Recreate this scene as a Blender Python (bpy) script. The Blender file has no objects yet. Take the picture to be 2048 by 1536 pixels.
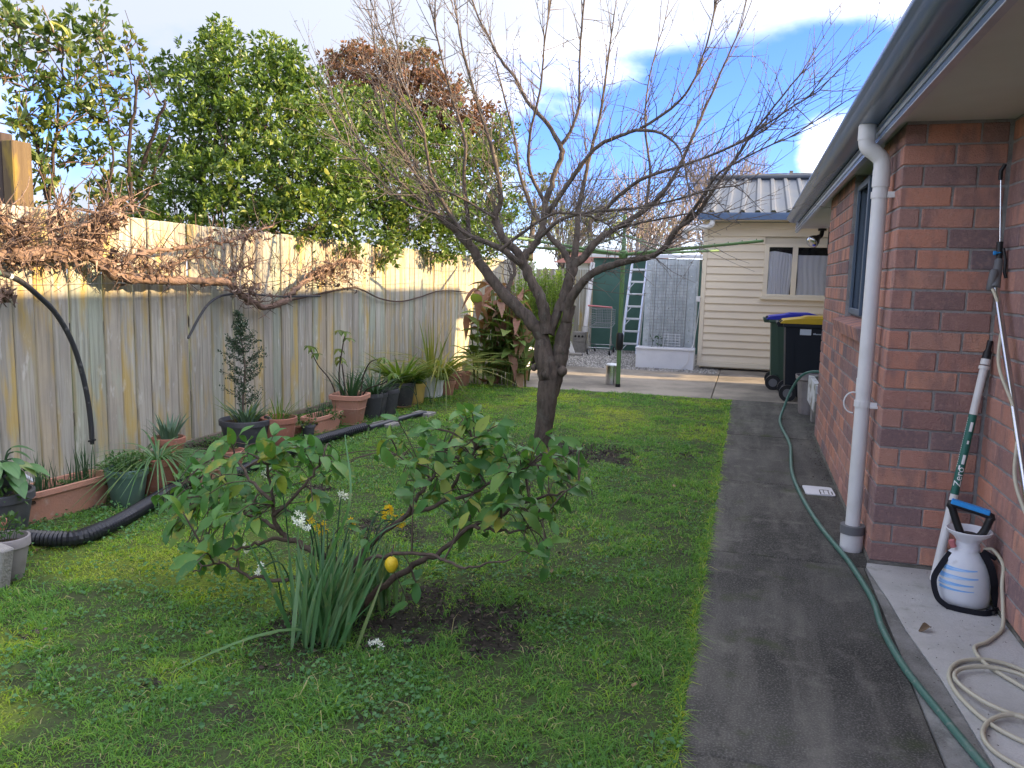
import bpy, bmesh, math, random
import numpy as np
from mathutils import Vector, Matrix, noise as mnoise
R = math.radians
random.seed(7); rng = np.random.default_rng(7)
sc = bpy.context.scene
COL = sc.collection

# ------------------------------------------------------------------ camera
YAW, PITCH, ROLL, FPX, CAMH = R(16.1458), R(7.4935), R(-1.4053), 1602.6, 1.4
cy, sy, cp, sp = math.cos(YAW), math.sin(YAW), math.cos(PITCH), math.sin(PITCH)
FW = Vector((-sy*cp, cy*cp, -sp)); r0 = Vector((cy, sy, 0)); d0 = FW.cross(r0)
RT = math.cos(ROLL)*r0 + math.sin(ROLL)*d0; DN = -math.sin(ROLL)*r0 + math.cos(ROLL)*d0
cam_d = bpy.data.cameras.new('camera'); cam = bpy.data.objects.new('camera', cam_d); COL.objects.link(cam)
cam_d.sensor_width = 36; cam_d.lens = FPX/2048*36; cam_d.clip_start = .05; cam_d.clip_end = 2000
mw = Matrix.Identity(4)
for i in range(3):
    mw[i][0] = RT[i]; mw[i][1] = -DN[i]; mw[i][2] = -FW[i]
mw[2][3] = CAMH
cam.matrix_world = mw; sc.camera = cam

def ray(x, y): return (x-1024)/FPX*RT + (y-768)/FPX*DN + FW
CAM = Vector((0, 0, CAMH))
def ay(x, y, Y): v = ray(x, y); return CAM + v*(Y/v.y)
def ax(x, y, X): v = ray(x, y); return CAM + v*(X/v.x)
def ag(x, y, z=0.0): v = ray(x, y); return CAM + v*((z-CAMH)/v.z)

# ------------------------------------------------------------------ world and sun
SUN = Vector((1, .147, .34)).normalized()
w = bpy.data.worlds.new('World'); sc.world = w; w.use_nodes = True
nt = w.node_tree; nt.nodes.clear()
def wn(t, **k):
    n = nt.nodes.new(t)
    for a, b in k.items(): setattr(n, a, b)
    return n
SKY = .15
out = wn('ShaderNodeOutputWorld'); bg = wn('ShaderNodeBackground'); bg.inputs[1].default_value = SKY
sky = wn('ShaderNodeTexSky', sky_type='NISHITA', sun_disc=False, sun_elevation=math.asin(SUN.z), sun_rotation=math.atan2(SUN.x, SUN.y))
sky.air_density = 1.0; sky.dust_density = .5; sky.ozone_density = 1.0
tc = wn('ShaderNodeTexCoord')
sepd = wn('ShaderNodeSeparateXYZ'); nt.links.new(tc.outputs['Generated'], sepd.inputs[0])
cmb = wn('ShaderNodeVectorMath', operation='MULTIPLY'); cmb.inputs[1].default_value = (1, 1, 1.9); nt.links.new(tc.outputs['Generated'], cmb.inputs[0])
n1 = wn('ShaderNodeTexNoise'); n1.inputs['Scale'].default_value = 2.6; n1.inputs['Detail'].default_value = 8; n1.inputs['Roughness'].default_value = .52; n1.inputs['Distortion'].default_value = .2
nt.links.new(cmb.outputs[0], n1.inputs['Vector'])
acc = n1.outputs['Fac']
# cloud banks and openings of this day's sky (direction, tightness, amount)
for (px_, py_, k, amt) in ((1250, 350, 34, -.32), (1690, 160, 300, -.34), (1500, 210, 160, -.24), (1010, 360, 120, -.18), (1600, 70, 200, .16), (1655, 290, 420, .46), (500, 20, 14, .18), (1050, 20, 30, .14), (1400, 60, 60, .13), (230, 160, 200, -.17)):
    dv = ray(px_, py_).normalized()
    dp = wn('ShaderNodeVectorMath', operation='DOT_PRODUCT'); dp.inputs[1].default_value = dv
    nrm = wn('ShaderNodeVectorMath', operation='NORMALIZE'); nt.links.new(tc.outputs['Generated'], nrm.inputs[0])
    nt.links.new(nrm.outputs[0], dp.inputs[0])
    a1 = wn('ShaderNodeMath', operation='SUBTRACT'); a1.inputs[1].default_value = 1; nt.links.new(dp.outputs['Value'], a1.inputs[0])
    a2 = wn('ShaderNodeMath', operation='MULTIPLY'); a2.inputs[1].default_value = k; nt.links.new(a1.outputs[0], a2.inputs[0])
    a3 = wn('ShaderNodeMath', operation='EXPONENT'); nt.links.new(a2.outputs[0], a3.inputs[0])
    a4 = wn('ShaderNodeMath', operation='MULTIPLY_ADD'); a4.inputs[1].default_value = amt
    nt.links.new(a3.outputs[0], a4.inputs[0]); nt.links.new(acc, a4.inputs[2]); acc = a4.outputs[0]
mr = wn('ShaderNodeMapRange', interpolation_type='SMOOTHSTEP'); mr.inputs[1].default_value = .40; mr.inputs[2].default_value = .55
nt.links.new(acc, mr.inputs[0])
shade = wn('ShaderNodeValToRGB'); cr = shade.color_ramp
cr.elements[0].position = .30; cr.elements[0].color = (1, .985, .96, 1); cr.elements[1].position = .56; cr.elements[1].color = (.30, .315, .36, 1)
n2 = wn('ShaderNodeTexNoise'); n2.inputs['Scale'].default_value = 3.4; n2.inputs['Detail'].default_value = 7; n2.inputs['Roughness'].default_value = .5; n2.inputs['Distortion'].default_value = .4
nt.links.new(cmb.outputs[0], n2.inputs['Vector'])
sh1 = wn('ShaderNodeMath', operation='MULTIPLY_ADD'); sh1.inputs[1].default_value = .9; sh1.inputs[2].default_value = -.40; nt.links.new(n2.outputs['Fac'], sh1.inputs[0])
sh2 = wn('ShaderNodeMath', operation='MULTIPLY_ADD'); sh2.inputs[1].default_value = .75; nt.links.new(acc, sh2.inputs[0]); nt.links.new(sh1.outputs[0], sh2.inputs[2])
shv = sh2.outputs[0]
for (px_, py_, k, amt) in ((430, 60, 30, .24), (1000, -40, 60, .08)):   # thick grey cloud banks
    dp = wn('ShaderNodeVectorMath', operation='DOT_PRODUCT'); dp.inputs[1].default_value = ray(px_, py_).normalized()
    nrm = wn('ShaderNodeVectorMath', operation='NORMALIZE'); nt.links.new(tc.outputs['Generated'], nrm.inputs[0]); nt.links.new(nrm.outputs[0], dp.inputs[0])
    a2 = wn('ShaderNodeMath', operation='MULTIPLY_ADD'); a2.inputs[1].default_value = k; a2.inputs[2].default_value = -k; nt.links.new(dp.outputs['Value'], a2.inputs[0])
    a3 = wn('ShaderNodeMath', operation='EXPONENT'); nt.links.new(a2.outputs[0], a3.inputs[0])
    a4 = wn('ShaderNodeMath', operation='MULTIPLY_ADD'); a4.inputs[1].default_value = amt; nt.links.new(a3.outputs[0], a4.inputs[0]); nt.links.new(shv, a4.inputs[2]); shv = a4.outputs[0]
nt.links.new(shv, shade.inputs[0])
cs = wn('ShaderNodeVectorMath', operation='SCALE'); cs.inputs['Scale'].default_value = .36/SKY; nt.links.new(shade.outputs[0], cs.inputs[0])
skb = wn('ShaderNodeVectorMath', operation='MULTIPLY'); skb.inputs[1].default_value = (.115, .175, .40); nt.links.new(sky.outputs[0], skb.inputs[0])
# clouds scatter sunlight forward; unseen sunward side brightened to lift the shade
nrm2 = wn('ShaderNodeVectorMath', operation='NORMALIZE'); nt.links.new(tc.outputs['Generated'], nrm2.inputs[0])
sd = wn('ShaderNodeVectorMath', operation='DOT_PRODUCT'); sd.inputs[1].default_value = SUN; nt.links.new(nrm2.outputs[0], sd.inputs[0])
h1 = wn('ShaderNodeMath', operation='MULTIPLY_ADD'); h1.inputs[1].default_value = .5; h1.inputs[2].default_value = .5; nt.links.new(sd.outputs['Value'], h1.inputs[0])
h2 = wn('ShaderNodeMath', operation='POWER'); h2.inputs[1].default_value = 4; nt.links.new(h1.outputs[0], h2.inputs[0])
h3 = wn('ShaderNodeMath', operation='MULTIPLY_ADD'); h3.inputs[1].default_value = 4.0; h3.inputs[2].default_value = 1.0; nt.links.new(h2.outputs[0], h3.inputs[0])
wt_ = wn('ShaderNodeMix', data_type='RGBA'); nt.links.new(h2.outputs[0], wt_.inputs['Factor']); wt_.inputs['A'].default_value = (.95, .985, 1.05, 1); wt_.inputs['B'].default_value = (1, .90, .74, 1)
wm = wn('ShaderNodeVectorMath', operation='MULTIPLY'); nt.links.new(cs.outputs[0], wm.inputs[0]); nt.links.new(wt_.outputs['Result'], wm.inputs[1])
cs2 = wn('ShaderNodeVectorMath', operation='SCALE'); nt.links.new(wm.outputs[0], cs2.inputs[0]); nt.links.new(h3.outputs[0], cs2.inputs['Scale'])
mx = wn('ShaderNodeMix', data_type='RGBA'); hzn = wn('ShaderNodeMapRange', interpolation_type='SMOOTHSTEP'); hzn.inputs[1].default_value = -.02; hzn.inputs[2].default_value = .11; hzn.inputs[3].default_value = .75; hzn.inputs[4].default_value = 0
nt.links.new(sepd.outputs[2], hzn.inputs[0])
mxf = wn('ShaderNodeMath', operation='MAXIMUM'); nt.links.new(mr.outputs[0], mxf.inputs[0]); nt.links.new(hzn.outputs[0], mxf.inputs[1])
nt.links.new(mxf.outputs[0], mx.inputs['Factor'])
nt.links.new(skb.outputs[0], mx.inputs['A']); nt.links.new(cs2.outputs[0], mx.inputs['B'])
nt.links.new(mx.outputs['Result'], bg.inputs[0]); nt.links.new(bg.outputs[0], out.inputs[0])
sl = bpy.data.lights.new('sun', 'SUN'); sl.energy = 2.0; sl.angle = R(.55); sl.color = (.97, .70, .39)
so = bpy.data.objects.new('sun', sl); COL.objects.link(so); so.rotation_euler = SUN.to_track_quat('Z', 'Y').to_euler(); so.location = (12, 6, 12)
sc.view_settings.view_transform = 'Standard'; sc.view_settings.look = 'None'; sc.view_settings.exposure = 2.97; sc.view_settings.gamma = 1
sc.view_settings.use_curve_mapping = False

# ------------------------------------------------------------------ materials
def ramp(nt, cols):
    n = nt.nodes.new('ShaderNodeValToRGB'); e = n.color_ramp.elements
    while len(e) < len(cols): e.new(.5)
    for i, c in enumerate(cols):
        e[i].position = i/(max(1, len(cols)-1)); e[i].color = (*c, 1)
    return n
def mat(name, col, rough=.6, spec=.4, metal=0, noise=(), bump=None, by=None, trans=0, grad=None):
    """col: one colour, or a list picked by 'obj' (per object) or 'tint' (per vertex attribute).
    noise: (scale, detail, lo, hi, colour, amount). bump: (scale, detail, strength)"""
    m = bpy.data.materials.new(name); m.use_nodes = True; nt = m.node_tree
    b = nt.nodes['Principled BSDF']; L = nt.links.new
    b.inputs['Roughness'].default_value = rough; b.inputs['Metallic'].default_value = metal
    b.inputs['Specular IOR Level'].default_value = spec
    tc = nt.nodes.new('ShaderNodeTexCoord'); oi = nt.nodes.new('ShaderNodeObjectInfo')
    off = nt.nodes.new('ShaderNodeVectorMath'); off.operation = 'MULTIPLY_ADD'
    off.inputs[1].default_value = (31, 47, 23); L(oi.outputs['Random'], off.inputs[0]); L(tc.outputs['Object'], off.inputs[2])
    vec = off.outputs[0]
    if by:
        rp = ramp(nt, col)
        if by == 'obj': L(oi.outputs['Random'], rp.inputs[0])
        else:
            at = nt.nodes.new('ShaderNodeAttribute'); at.attribute_name = 'tint'; L(at.outputs['Fac'], rp.inputs[0])
        c = rp.outputs[0]
    else:
        rgb = nt.nodes.new('ShaderNodeRGB'); rgb.outputs[0].default_value = (*col, 1); c = rgb.outputs[0]
    for (s, det, lo, hi, nc, amt) in noise:
        n = nt.nodes.new('ShaderNodeTexNoise'); n.inputs['Detail'].default_value = det; n.inputs['Roughness'].default_value = .6
        if isinstance(s, tuple):
            mp = nt.nodes.new('ShaderNodeVectorMath'); mp.operation = 'MULTIPLY'; mp.inputs[1].default_value = s
            L(vec, mp.inputs[0]); L(mp.outputs[0], n.inputs['Vector']); n.inputs['Scale'].default_value = 1
        else:
            L(vec, n.inputs['Vector']); n.inputs['Scale'].default_value = s
        r = nt.nodes.new('ShaderNodeMapRange'); r.inputs[1].default_value = lo; r.inputs[2].default_value = hi; r.inputs[4].default_value = amt
        L(n.outputs['Fac'], r.inputs[0])
        x = nt.nodes.new('ShaderNodeMix'); x.data_type = 'RGBA'; x.inputs['B'].default_value = (*nc, 1)
        L(r.outputs[0], x.inputs['Factor']); L(c, x.inputs['A']); c = x.outputs['Result']
    L(c, b.inputs['Base Color'])
    if bump:
        s, det, st = bump
        n = nt.nodes.new('ShaderNodeTexNoise'); n.inputs['Detail'].default_value = det
        if isinstance(s, tuple):
            mp = nt.nodes.new('ShaderNodeVectorMath'); mp.operation = 'MULTIPLY'; mp.inputs[1].default_value = s
            L(vec, mp.inputs[0]); L(mp.outputs[0], n.inputs['Vector']); n.inputs['Scale'].default_value = 1
        else:
            L(vec, n.inputs['Vector']); n.inputs['Scale'].default_value = s
        bp = nt.nodes.new('ShaderNodeBump'); bp.inputs['Strength'].default_value = st; bp.inputs['Distance'].default_value = .01
        L(n.outputs['Fac'], bp.inputs['Height']); L(bp.outputs[0], b.inputs['Normal'])
    if trans:
        t = nt.nodes.new('ShaderNodeBsdfTranslucent'); hs = nt.nodes.new('ShaderNodeVectorMath'); hs.operation = 'MULTIPLY'
        hs.inputs[1].default_value = (1.5, 1.6, .7); L(c, hs.inputs[0]); L(hs.outputs[0], t.inputs[0])
        ms = nt.nodes.new('ShaderNodeMixShader'); ms.inputs[0].default_value = trans
        L(b.outputs[0], ms.inputs[1]); L(t.outputs[0], ms.inputs[2]); L(ms.outputs[0], nt.nodes['Material Output'].inputs[0])
    return m

M = {}
M['grass'] = mat('grass_blades', [(.09, .225, .06), (.145, .31, .07), (.23, .40, .07), (.40, .48, .045), (.46, .42, .22)], .6, .2, by='tint', trans=.42)
M['clover'] = mat('clover_leaf', [(.055, .15, .055), (.085, .21, .07), (.13, .27, .09)], .5, .3, by='tint', trans=.25)
M['fallen'] = mat('fallen_leaf', [(.10, .065, .04), (.20, .14, .08), (.30, .24, .11), (.12, .15, .06)], .8, .2, by='tint')
M['lawn'] = mat('lawn_soil', [(.04, .035, .03), (.065, .09, .034), (.18, .25, .03)], .95, .1, by='tint', noise=((60, 4, .35, .7, (.04, .04, .028), .6),), bump=(90, 4, .6))
M['earth'] = mat('garden_earth', (.04, .03, .023), .95, .1, noise=((30, 5, .4, .7, (.075, .06, .045), .8),), bump=(60, 5, 1))
M['ground'] = mat('far_ground', (.06, .08, .03), .95, .1, noise=((2, 4, .4, .7, (.10, .09, .06), .7),))
M['bark_chip'] = mat('bark_chip', [(.02, .017, .015), (.05, .04, .033), (.15, .12, .095)], .9, .2, by='tint')
M['path'] = mat('stained_concrete', (.078, .076, .070), .9, .2, noise=((1.6, 5, .38, .66, (.030, .030, .028), .9), ((8, 1.2, 1), 6, .45, .7, (.17, .162, .142), .6), (7, 7, .55, .72, (.21, .20, .175), .45), (140, 3, .48, .72, (.24, .23, .21), .6), (4, 5, .58, .72, (.05, .07, .02), .55)), bump=(150, 4, .5))
M['pad'] = mat('pale_concrete', (.54, .54, .53), .9, .2, noise=((3, 6, .42, .7, (.38, .38, .36), .9), (9, 6, .60, .72, (.20, .21, .15), .5), (160, 3, .4, .75, (.40, .40, .40), .6)), bump=(130, 4, .4))
M['padstain'] = mat('stained_pale_concrete', (.25, .25, .24), .9, .2, noise=((5, 6, .38, .62, (.13, .13, .12), .9), (9, 6, .55, .7, (.38, .38, .36), .6), (150, 3, .45, .75, (.32, .32, .31), .5)), bump=(130, 4, .4))
M['patio'] = mat('patio_concrete', (.34, .30, .25), .9, .2, noise=((1.4, 6, .38, .62, (.13, .12, .105), .85), (40, 5, .45, .7, (.24, .22, .19), .5)), bump=(90, 4, .4))
M['gravel'] = mat('gravel', [(.10, .10, .10), (.22, .21, .20), (.36, .35, .33), (.5, .49, .46)], .9, .2, by='tint')
M['board'] = mat('weathered_paling', [(.45, .425, .345), (.38, .36, .30), (.34, .385, .30), (.46, .44, .375), (.41, .355, .255), (.41, .395, .335), (.35, .335, .275)], .85, .15, by='obj',
    noise=(((38, 38, 1.6), 5, .42, .72, (.17, .158, .135), .8), ((6, 6, 1.1), 4, .53, .64, (.46, .33, .09), .75), ((3, 3, 2), 5, .5, .7, (.30, .28, .24), .6), ((9, 9, 3), 5, .58, .74, (.33, .40, .31), .5), ((16, 16, 5), 5, .6, .72, (.60, .59, .54), .6), ((9, 9, .5), 3, .64, .76, (.20, .17, .13), .5)), bump=((90, 90, 5), 4, .6))
def edge_lichen(m):
    nt = m.node_tree; b = nt.nodes['Principled BSDF']; L = nt.links.new; src = b.inputs['Base Color'].links[0].from_socket
    tcn = [n for n in nt.nodes if n.type == 'TEX_COORD'][0]; oi = [n for n in nt.nodes if n.type == 'OBJECT_INFO'][0]
    sp = nt.nodes.new('ShaderNodeSeparateXYZ'); L(tcn.outputs['Object'], sp.inputs[0]); ab = nt.nodes.new('ShaderNodeMath'); ab.operation = 'ABSOLUTE'; L(sp.outputs[1], ab.inputs[0])
    of = nt.nodes.new('ShaderNodeVectorMath'); of.operation = 'MULTIPLY_ADD'; of.inputs[1].default_value = (17, 9, 29); L(oi.outputs['Random'], of.inputs[0]); L(tcn.outputs['Object'], of.inputs[2])
    mp = nt.nodes.new('ShaderNodeVectorMath'); mp.operation = 'MULTIPLY'; mp.inputs[1].default_value = (11, 11, 1.6); L(of.outputs[0], mp.inputs[0])
    n = nt.nodes.new('ShaderNodeTexNoise'); n.inputs['Scale'].default_value = 1; n.inputs['Detail'].default_value = 4; L(mp.outputs[0], n.inputs['Vector'])
    ad = nt.nodes.new('ShaderNodeMath'); ad.operation = 'MULTIPLY_ADD'; ad.inputs[1].default_value = .16; L(n.outputs['Fac'], ad.inputs[0]); L(ab.outputs[0], ad.inputs[2])
    r = nt.nodes.new('ShaderNodeMapRange'); r.inputs[1].default_value = .142; r.inputs[2].default_value = .172; r.inputs[4].default_value = .62; L(ad.outputs[0], r.inputs[0])
    x = nt.nodes.new('ShaderNodeMix'); x.data_type = 'RGBA'; x.inputs['B'].default_value = (.25, .205, .085, 1); L(r.outputs[0], x.inputs['Factor']); L(src, x.inputs['A']); L(x.outputs['Result'], b.inputs['Base Color'])
edge_lichen(M['board'])
M['post'] = mat('weathered_post', (.13, .095, .055), .85, .15, noise=(((30, 30, 1.5), 5, .4, .7, (.09, .065, .04), .7), ((7, 7, 2), 4, .55, .65, (.30, .21, .04), .6)), bump=((80, 80, 5), 4, .6))
BR = [(.22, .155, .16), (.50, .25, .19), (.58, .28, .20), (.235, .165, .17), (.52, .27, .21), (.37, .22, .195), (.60, .31, .22), (.21, .165, .18), (.46, .24, .19)]
brn = (((9, 9, 3), 3, .48, .62, (.22, .155, .16), .55), (45, 5, .5, .75, (.58, .36, .30), .4), (180, 2, .62, .75, (.05, .04, .04), .6))
M['brick'] = mat('brick_face', BR, .9, .15, by='obj', noise=brn, bump=(160, 4, .7))
M['bricks'] = mat('brick_face_joined', BR, .9, .15, by='tint', noise=brn, bump=(160, 4, .7))
M['mortar'] = mat('mortar', (.35, .335, .33), .95, .1, noise=((14, 5, .4, .7, (.22, .21, .205), .7),), bump=(120, 4, .8))
M['footing'] = mat('concrete_footing', (.22, .21, .19), .95, .1, noise=((7, 6, .4, .65, (.09, .09, .07), .9),), bump=(60, 5, .8))
M['gutter'] = mat('gutter_paint', (.10, .16, .28), .27, .6, noise=((3, 4, .45, .75, (.13, .17, .24), .5),))
M['trim'] = mat('silver_flashing', (.55, .58, .62), .3, .6, metal=.6, noise=((6, 4, .45, .7, (.35, .37, .4), .6),))
M['soffit'] = mat('soffit_paint', (.74, .73, .70), .7, .3, noise=((2, 4, .4, .7, (.66, .64, .60), .7),))
M['roof'] = mat('roof_metal', (.10, .12, .15), .5, .4)
M['pvc'] = mat('white_pvc', (.70, .70, .70), .42, .4, noise=((6, 5, .5, .75, (.55, .55, .52), .5), ((60, 60, 6), 4, .66, .74, (.35, .33, .28), .5)))
M['greyplastic'] = mat('grey_plastic', (.15, .155, .165), .5, .35)
M['white'] = mat('white_plastic', (.74, .76, .80), .45, .4, noise=((5, 5, .5, .75, (.60, .62, .66), .5),))
M['tank'] = mat('sprayer_tank', (.72, .75, .82), .45, .4, noise=((4, 5, .5, .75, (.62, .65, .72), .5), (16, 5, .62, .74, (.42, .42, .42), .45)), trans=.12)
M['tankblue'] = mat('faded_blue_print', (.20, .44, .80), .5, .3, noise=(((5, 5, 70), 4, .52, .66, (.66, .74, .86), .7),))
M['blue'] = mat('blue_plastic', (.03, .30, .75), .4, .4)
M['black'] = mat('black_plastic', (.014, .015, .017), .45, .4)
M['webbing'] = mat('black_webbing', (.012, .013, .018), .8, .2)
M['drain'] = mat('drain_coil_plastic', (.016, .018, .024), .38, .5)
M['poly'] = mat('poly_pipe', (.03, .032, .036), .45, .4, noise=((20, 4, .6, .72, (.2, .2, .2), .5),))
M['greenhose'] = mat('green_hose', (.055, .145, .115), .45, .35, noise=((8, 4, .5, .7, (.10, .17, .14), .6), (45, 4, .58, .7, (.20, .22, .19), .5)))
M['beigehose'] = mat('beige_hose', (.50, .47, .36), .4, .4, noise=((9, 4, .55, .72, (.36, .33, .25), .6),))
M['steel'] = mat('steel', (.62, .63, .65), .22, .5, metal=1)
M['alu'] = mat('aluminium', (.72, .74, .78), .35, .5, metal=.55)
M['galv'] = mat('galvanised_sheet', (.42, .46, .48), .38, .5, metal=.5, noise=((7, 5, .42, .65, (.58, .62, .64), .8), (22, 4, .5, .7, (.34, .38, .4), .6)))
M['wire'] = mat('grey_wire', (.30, .31, .33), .45, .4, metal=.4)
M['red'] = mat('red_plastic', (.50, .17, .18), .5, .4)
M['greenpaint'] = mat('green_shed_paint', (.08, .17, .14), .65, .3, noise=((2, 4, .4, .7, (.06, .135, .115), .8),))
M['polegreen'] = mat('pole_green', (.10, .19, .07), .55, .3, noise=((30, 4, .55, .7, (.16, .20, .11), .5),))
M['cream'] = mat('cream_weatherboard', (.78, .69, .54), .6, .3, noise=(((2, 2, 12), 4, .45, .7, (.70, .62, .48), .6),))
M['cream2'] = mat('off_white_boards', (.55, .55, .54), .7, .2)
M['creamtrim'] = mat('cream_trim', (.78, .70, .55), .55, .3)
M['shedroof'] = mat('corrugated_zinc', (.06, .075, .10), .5, .4, noise=((2.5, 5, .45, .7, (.11, .11, .105), .7),))
M['curtain'] = mat('white_curtain', (.72, .73, .76), .9, .1)
M['dark'] = mat('shade_fill', (.02, .02, .022), .9, .1)  # near-black colour standing in for shade behind windows and in holes
g = bpy.data.materials.new('window_glass'); g.use_nodes = True
gp = g.node_tree.nodes['Principled BSDF']; gp.inputs['Base Color'].default_value = (1, 1, 1, 1); gp.inputs['Roughness'].default_value = .02; gp.inputs['Transmission Weight'].default_value = 1; gp.inputs['IOR'].default_value = 1.35
M['glass'] = g
M['frame'] = mat('blue_grey_joinery', (.085, .12, .17), .4, .4)
M['terra'] = mat('terracotta', (.46, .235, .165), .8, .2, noise=((8, 5, .42, .7, (.36, .21, .16), .7), (22, 5, .58, .72, (.5, .42, .36), .5)), bump=(70, 3, .3))
M['terradark'] = mat('dark_terracotta', (.32, .14, .095), .75, .25, noise=((9, 5, .42, .7, (.22, .11, .085), .7), (25, 5, .6, .74, (.42, .34, .28), .4)), bump=(70, 3, .3))
M['potgrey'] = mat('charcoal_pot', (.055, .058, .068), .55, .35, noise=((7, 5, .5, .7, (.10, .10, .105), .7), (18, 5, .62, .74, (.22, .21, .20), .5)))
M['potlight'] = mat('grey_pot', (.27, .25, .25), .6, .3, noise=((8, 5, .5, .7, (.18, .16, .16), .7),))
M['potgreen'] = mat('green_pot', (.075, .145, .115), .55, .35, noise=((6, 5, .45, .7, (.12, .17, .13), .7),))
M['potyellow'] = mat('yellow_pot', (.60, .44, .14), .6, .3, noise=((8, 5, .5, .7, (.48, .36, .13), .7),))
M['soil'] = mat('potting_soil', (.045, .032, .024), .95, .1, noise=((40, 4, .45, .7, (.10, .07, .045), .8),), bump=(70, 4, 1))
M['bark'] = mat('tree_bark', (.125, .10, .08), .9, .15, noise=(((30, 30, 9), 5, .42, .66, (.05, .042, .036), .85), (14, 5, .55, .7, (.14, .135, .11), .6), (34, 4, .62, .72, (.17, .19, .14), .55)), bump=((45, 45, 14), 5, 1))
M['twig'] = mat('twig_bark', [(.085, .074, .066), (.145, .122, .104), (.21, .17, .142), (.29, .235, .20)], .8, .2, by='tint')
M['vine'] = mat('vine_bark', [(.05, .038, .032), (.14, .095, .075), (.25, .17, .13), (.40, .30, .24)], .9, .15, by='tint', noise=(((30, 30, 30), 4, .45, .65, (.10, .07, .055), .5),), bump=(60, 4, .9))
M['lemonleaf'] = mat('lemon_leaf', [(.045, .135, .035), (.065, .175, .04), (.095, .21, .045), (.055, .155, .045), (.11, .235, .05), (.07, .165, .045), (.15, .25, .045), (.34, .35, .06)], .36, .27, by='obj', noise=((16, 3, .58, .68, (.30, .27, .04), .75), (40, 3, .62, .7, (.12, .08, .03), .6)), trans=.26)
M['lemonfol'] = mat('lemon_leaf_small', [(.045, .135, .038), (.065, .175, .042), (.095, .215, .05), (.055, .155, .045)], .4, .25, by='tint', noise=((14, 3, .60, .70, (.28, .26, .04), .6),), trans=.22)
M['lemonbark'] = mat('lemon_bark', (.10, .075, .058), .85, .2, noise=((25, 4, .45, .7, (.055, .042, .035), .8),), bump=(60, 4, .6))
M['lemon'] = mat('lemon_skin', (.66, .46, .02), .4, .4, noise=((9, 3, .5, .7, (.50, .42, .03), .6),), bump=(140, 3, .3))
M['strap'] = mat('bulb_leaf', [(.05, .14, .05), (.07, .18, .06), (.095, .215, .07), (.13, .24, .09), (.075, .17, .08), (.20, .26, .09)], .42, .45, by='obj', noise=((9, 3, .6, .72, (.28, .25, .10), .6), ((90, 4, 4), 3, .45, .7, (.04, .11, .045), .5)), trans=.25)
M['straplime'] = mat('lime_leaf', [(.08, .16, .02), (.13, .21, .03), (.10, .18, .025), (.20, .22, .04), (.06, .13, .025)], .45, .4, by='obj', trans=.3)
M['strapyel'] = mat('yellowing_leaf', [(.12, .18, .03), (.22, .22, .04), (.30, .26, .06), (.17, .20, .04), (.09, .14, .03)], .5, .35, by='obj', trans=.3)
M['strapdark'] = mat('dark_blade', [(.025, .07, .03), (.04, .095, .04), (.035, .085, .045)], .45, .4, by='obj', trans=.2)
M['cannagreen'] = mat('canna_green', [(.10, .19, .05), (.15, .24, .06), (.22, .27, .07), (.09, .17, .05), (.18, .25, .06)], .5, .35, by='obj', noise=(((5, 5, 5), 4, .56, .68, (.17, .085, .05), .8),), trans=.3)
M['cannabrown'] = mat('canna_withered', [(.28, .15, .11), (.36, .20, .15), (.22, .115, .085), (.40, .27, .19), (.30, .19, .10)], .75, .2, by='obj', noise=((8, 4, .5, .7, (.17, .09, .07), .7),), trans=.25)
M['petalw'] = mat('white_petal', (.85, .86, .84), .6, .2, trans=.2)
M['petaly'] = mat('yellow_petal', (.80, .55, .02), .6, .2, trans=.2)
M['ever'] = mat('evergreen_leaf', [(.04, .08, .02), (.07, .125, .026), (.105, .175, .032), (.15, .215, .04), (.22, .26, .055)], .36, .34, by='tint', trans=.22)
M['everobj'] = mat('evergreen_leaf_single', [(.06, .10, .022), (.10, .15, .028), (.16, .20, .035), (.24, .26, .055)], .33, .5, by='obj', trans=.22)
M['thinleaf'] = mat('thin_shrub_leaf', [(.045, .085, .022), (.07, .12, .03), (.10, .15, .04), (.24, .21, .05)], .35, .45, by='tint', trans=.25)
M['brownleaf'] = mat('withered_crown_leaf', [(.13, .07, .05), (.18, .095, .065), (.23, .13, .09), (.17, .13, .07)], .7, .2, by='tint', trans=.2)
M['olive'] = mat('olive_foliage', [(.09, .10, .04), (.13, .14, .055), (.17, .17, .07)], .6, .3, by='tint', trans=.2)
M['lime'] = mat('lime_conifer', [(.13, .16, .03), (.19, .22, .04), (.25, .26, .06)], .6, .3, by='tint', trans=.25)
M['rosemary'] = mat('rosemary_needles', [(.11, .19, .04), (.17, .27, .05), (.25, .34, .06)], .55, .3, by='tint', trans=.35)
M['smallleaf'] = mat('small_dark_leaf', [(.022, .05, .028), (.035, .07, .035), (.05, .09, .045)], .45, .4, by='tint', trans=.15)
M['herb'] = mat('herb_leaf', [(.04, .10, .03), (.07, .14, .04), (.10, .18, .05)], .5, .3, by='tint', trans=.25)
M['bluegreen'] = mat('succulent_leaf', [(.07, .13, .09), (.10, .17, .11), (.08, .15, .08)], .5, .3, by='obj', trans=.1)
M['deadleaf'] = mat('dry_leaf', (.16, .115, .075), .85, .15)
M['wood'] = mat('old_timber', (.20, .17, .135), .85, .15, noise=(((4, 40, 40), 4, .4, .7, (.13, .11, .09), .7),))
M['darkwood'] = mat('dark_timber', (.06, .045, .04), .85, .15, noise=(((30, 30, 2), 5, .4, .7, (.10, .08, .07), .6),))
M['block'] = mat('concrete_block', (.29, .28, .26), .95, .1, noise=((20, 5, .4, .7, (.20, .19, .18), .8),), bump=(90, 4, .7))
M['flaky'] = mat('flaking_paint', (.60, .62, .64), .7, .2, noise=((9, 6, .5, .6, (.22, .20, .16), .9), (4, 5, .58, .66, (.12, .14, .07), .7)))
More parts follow.
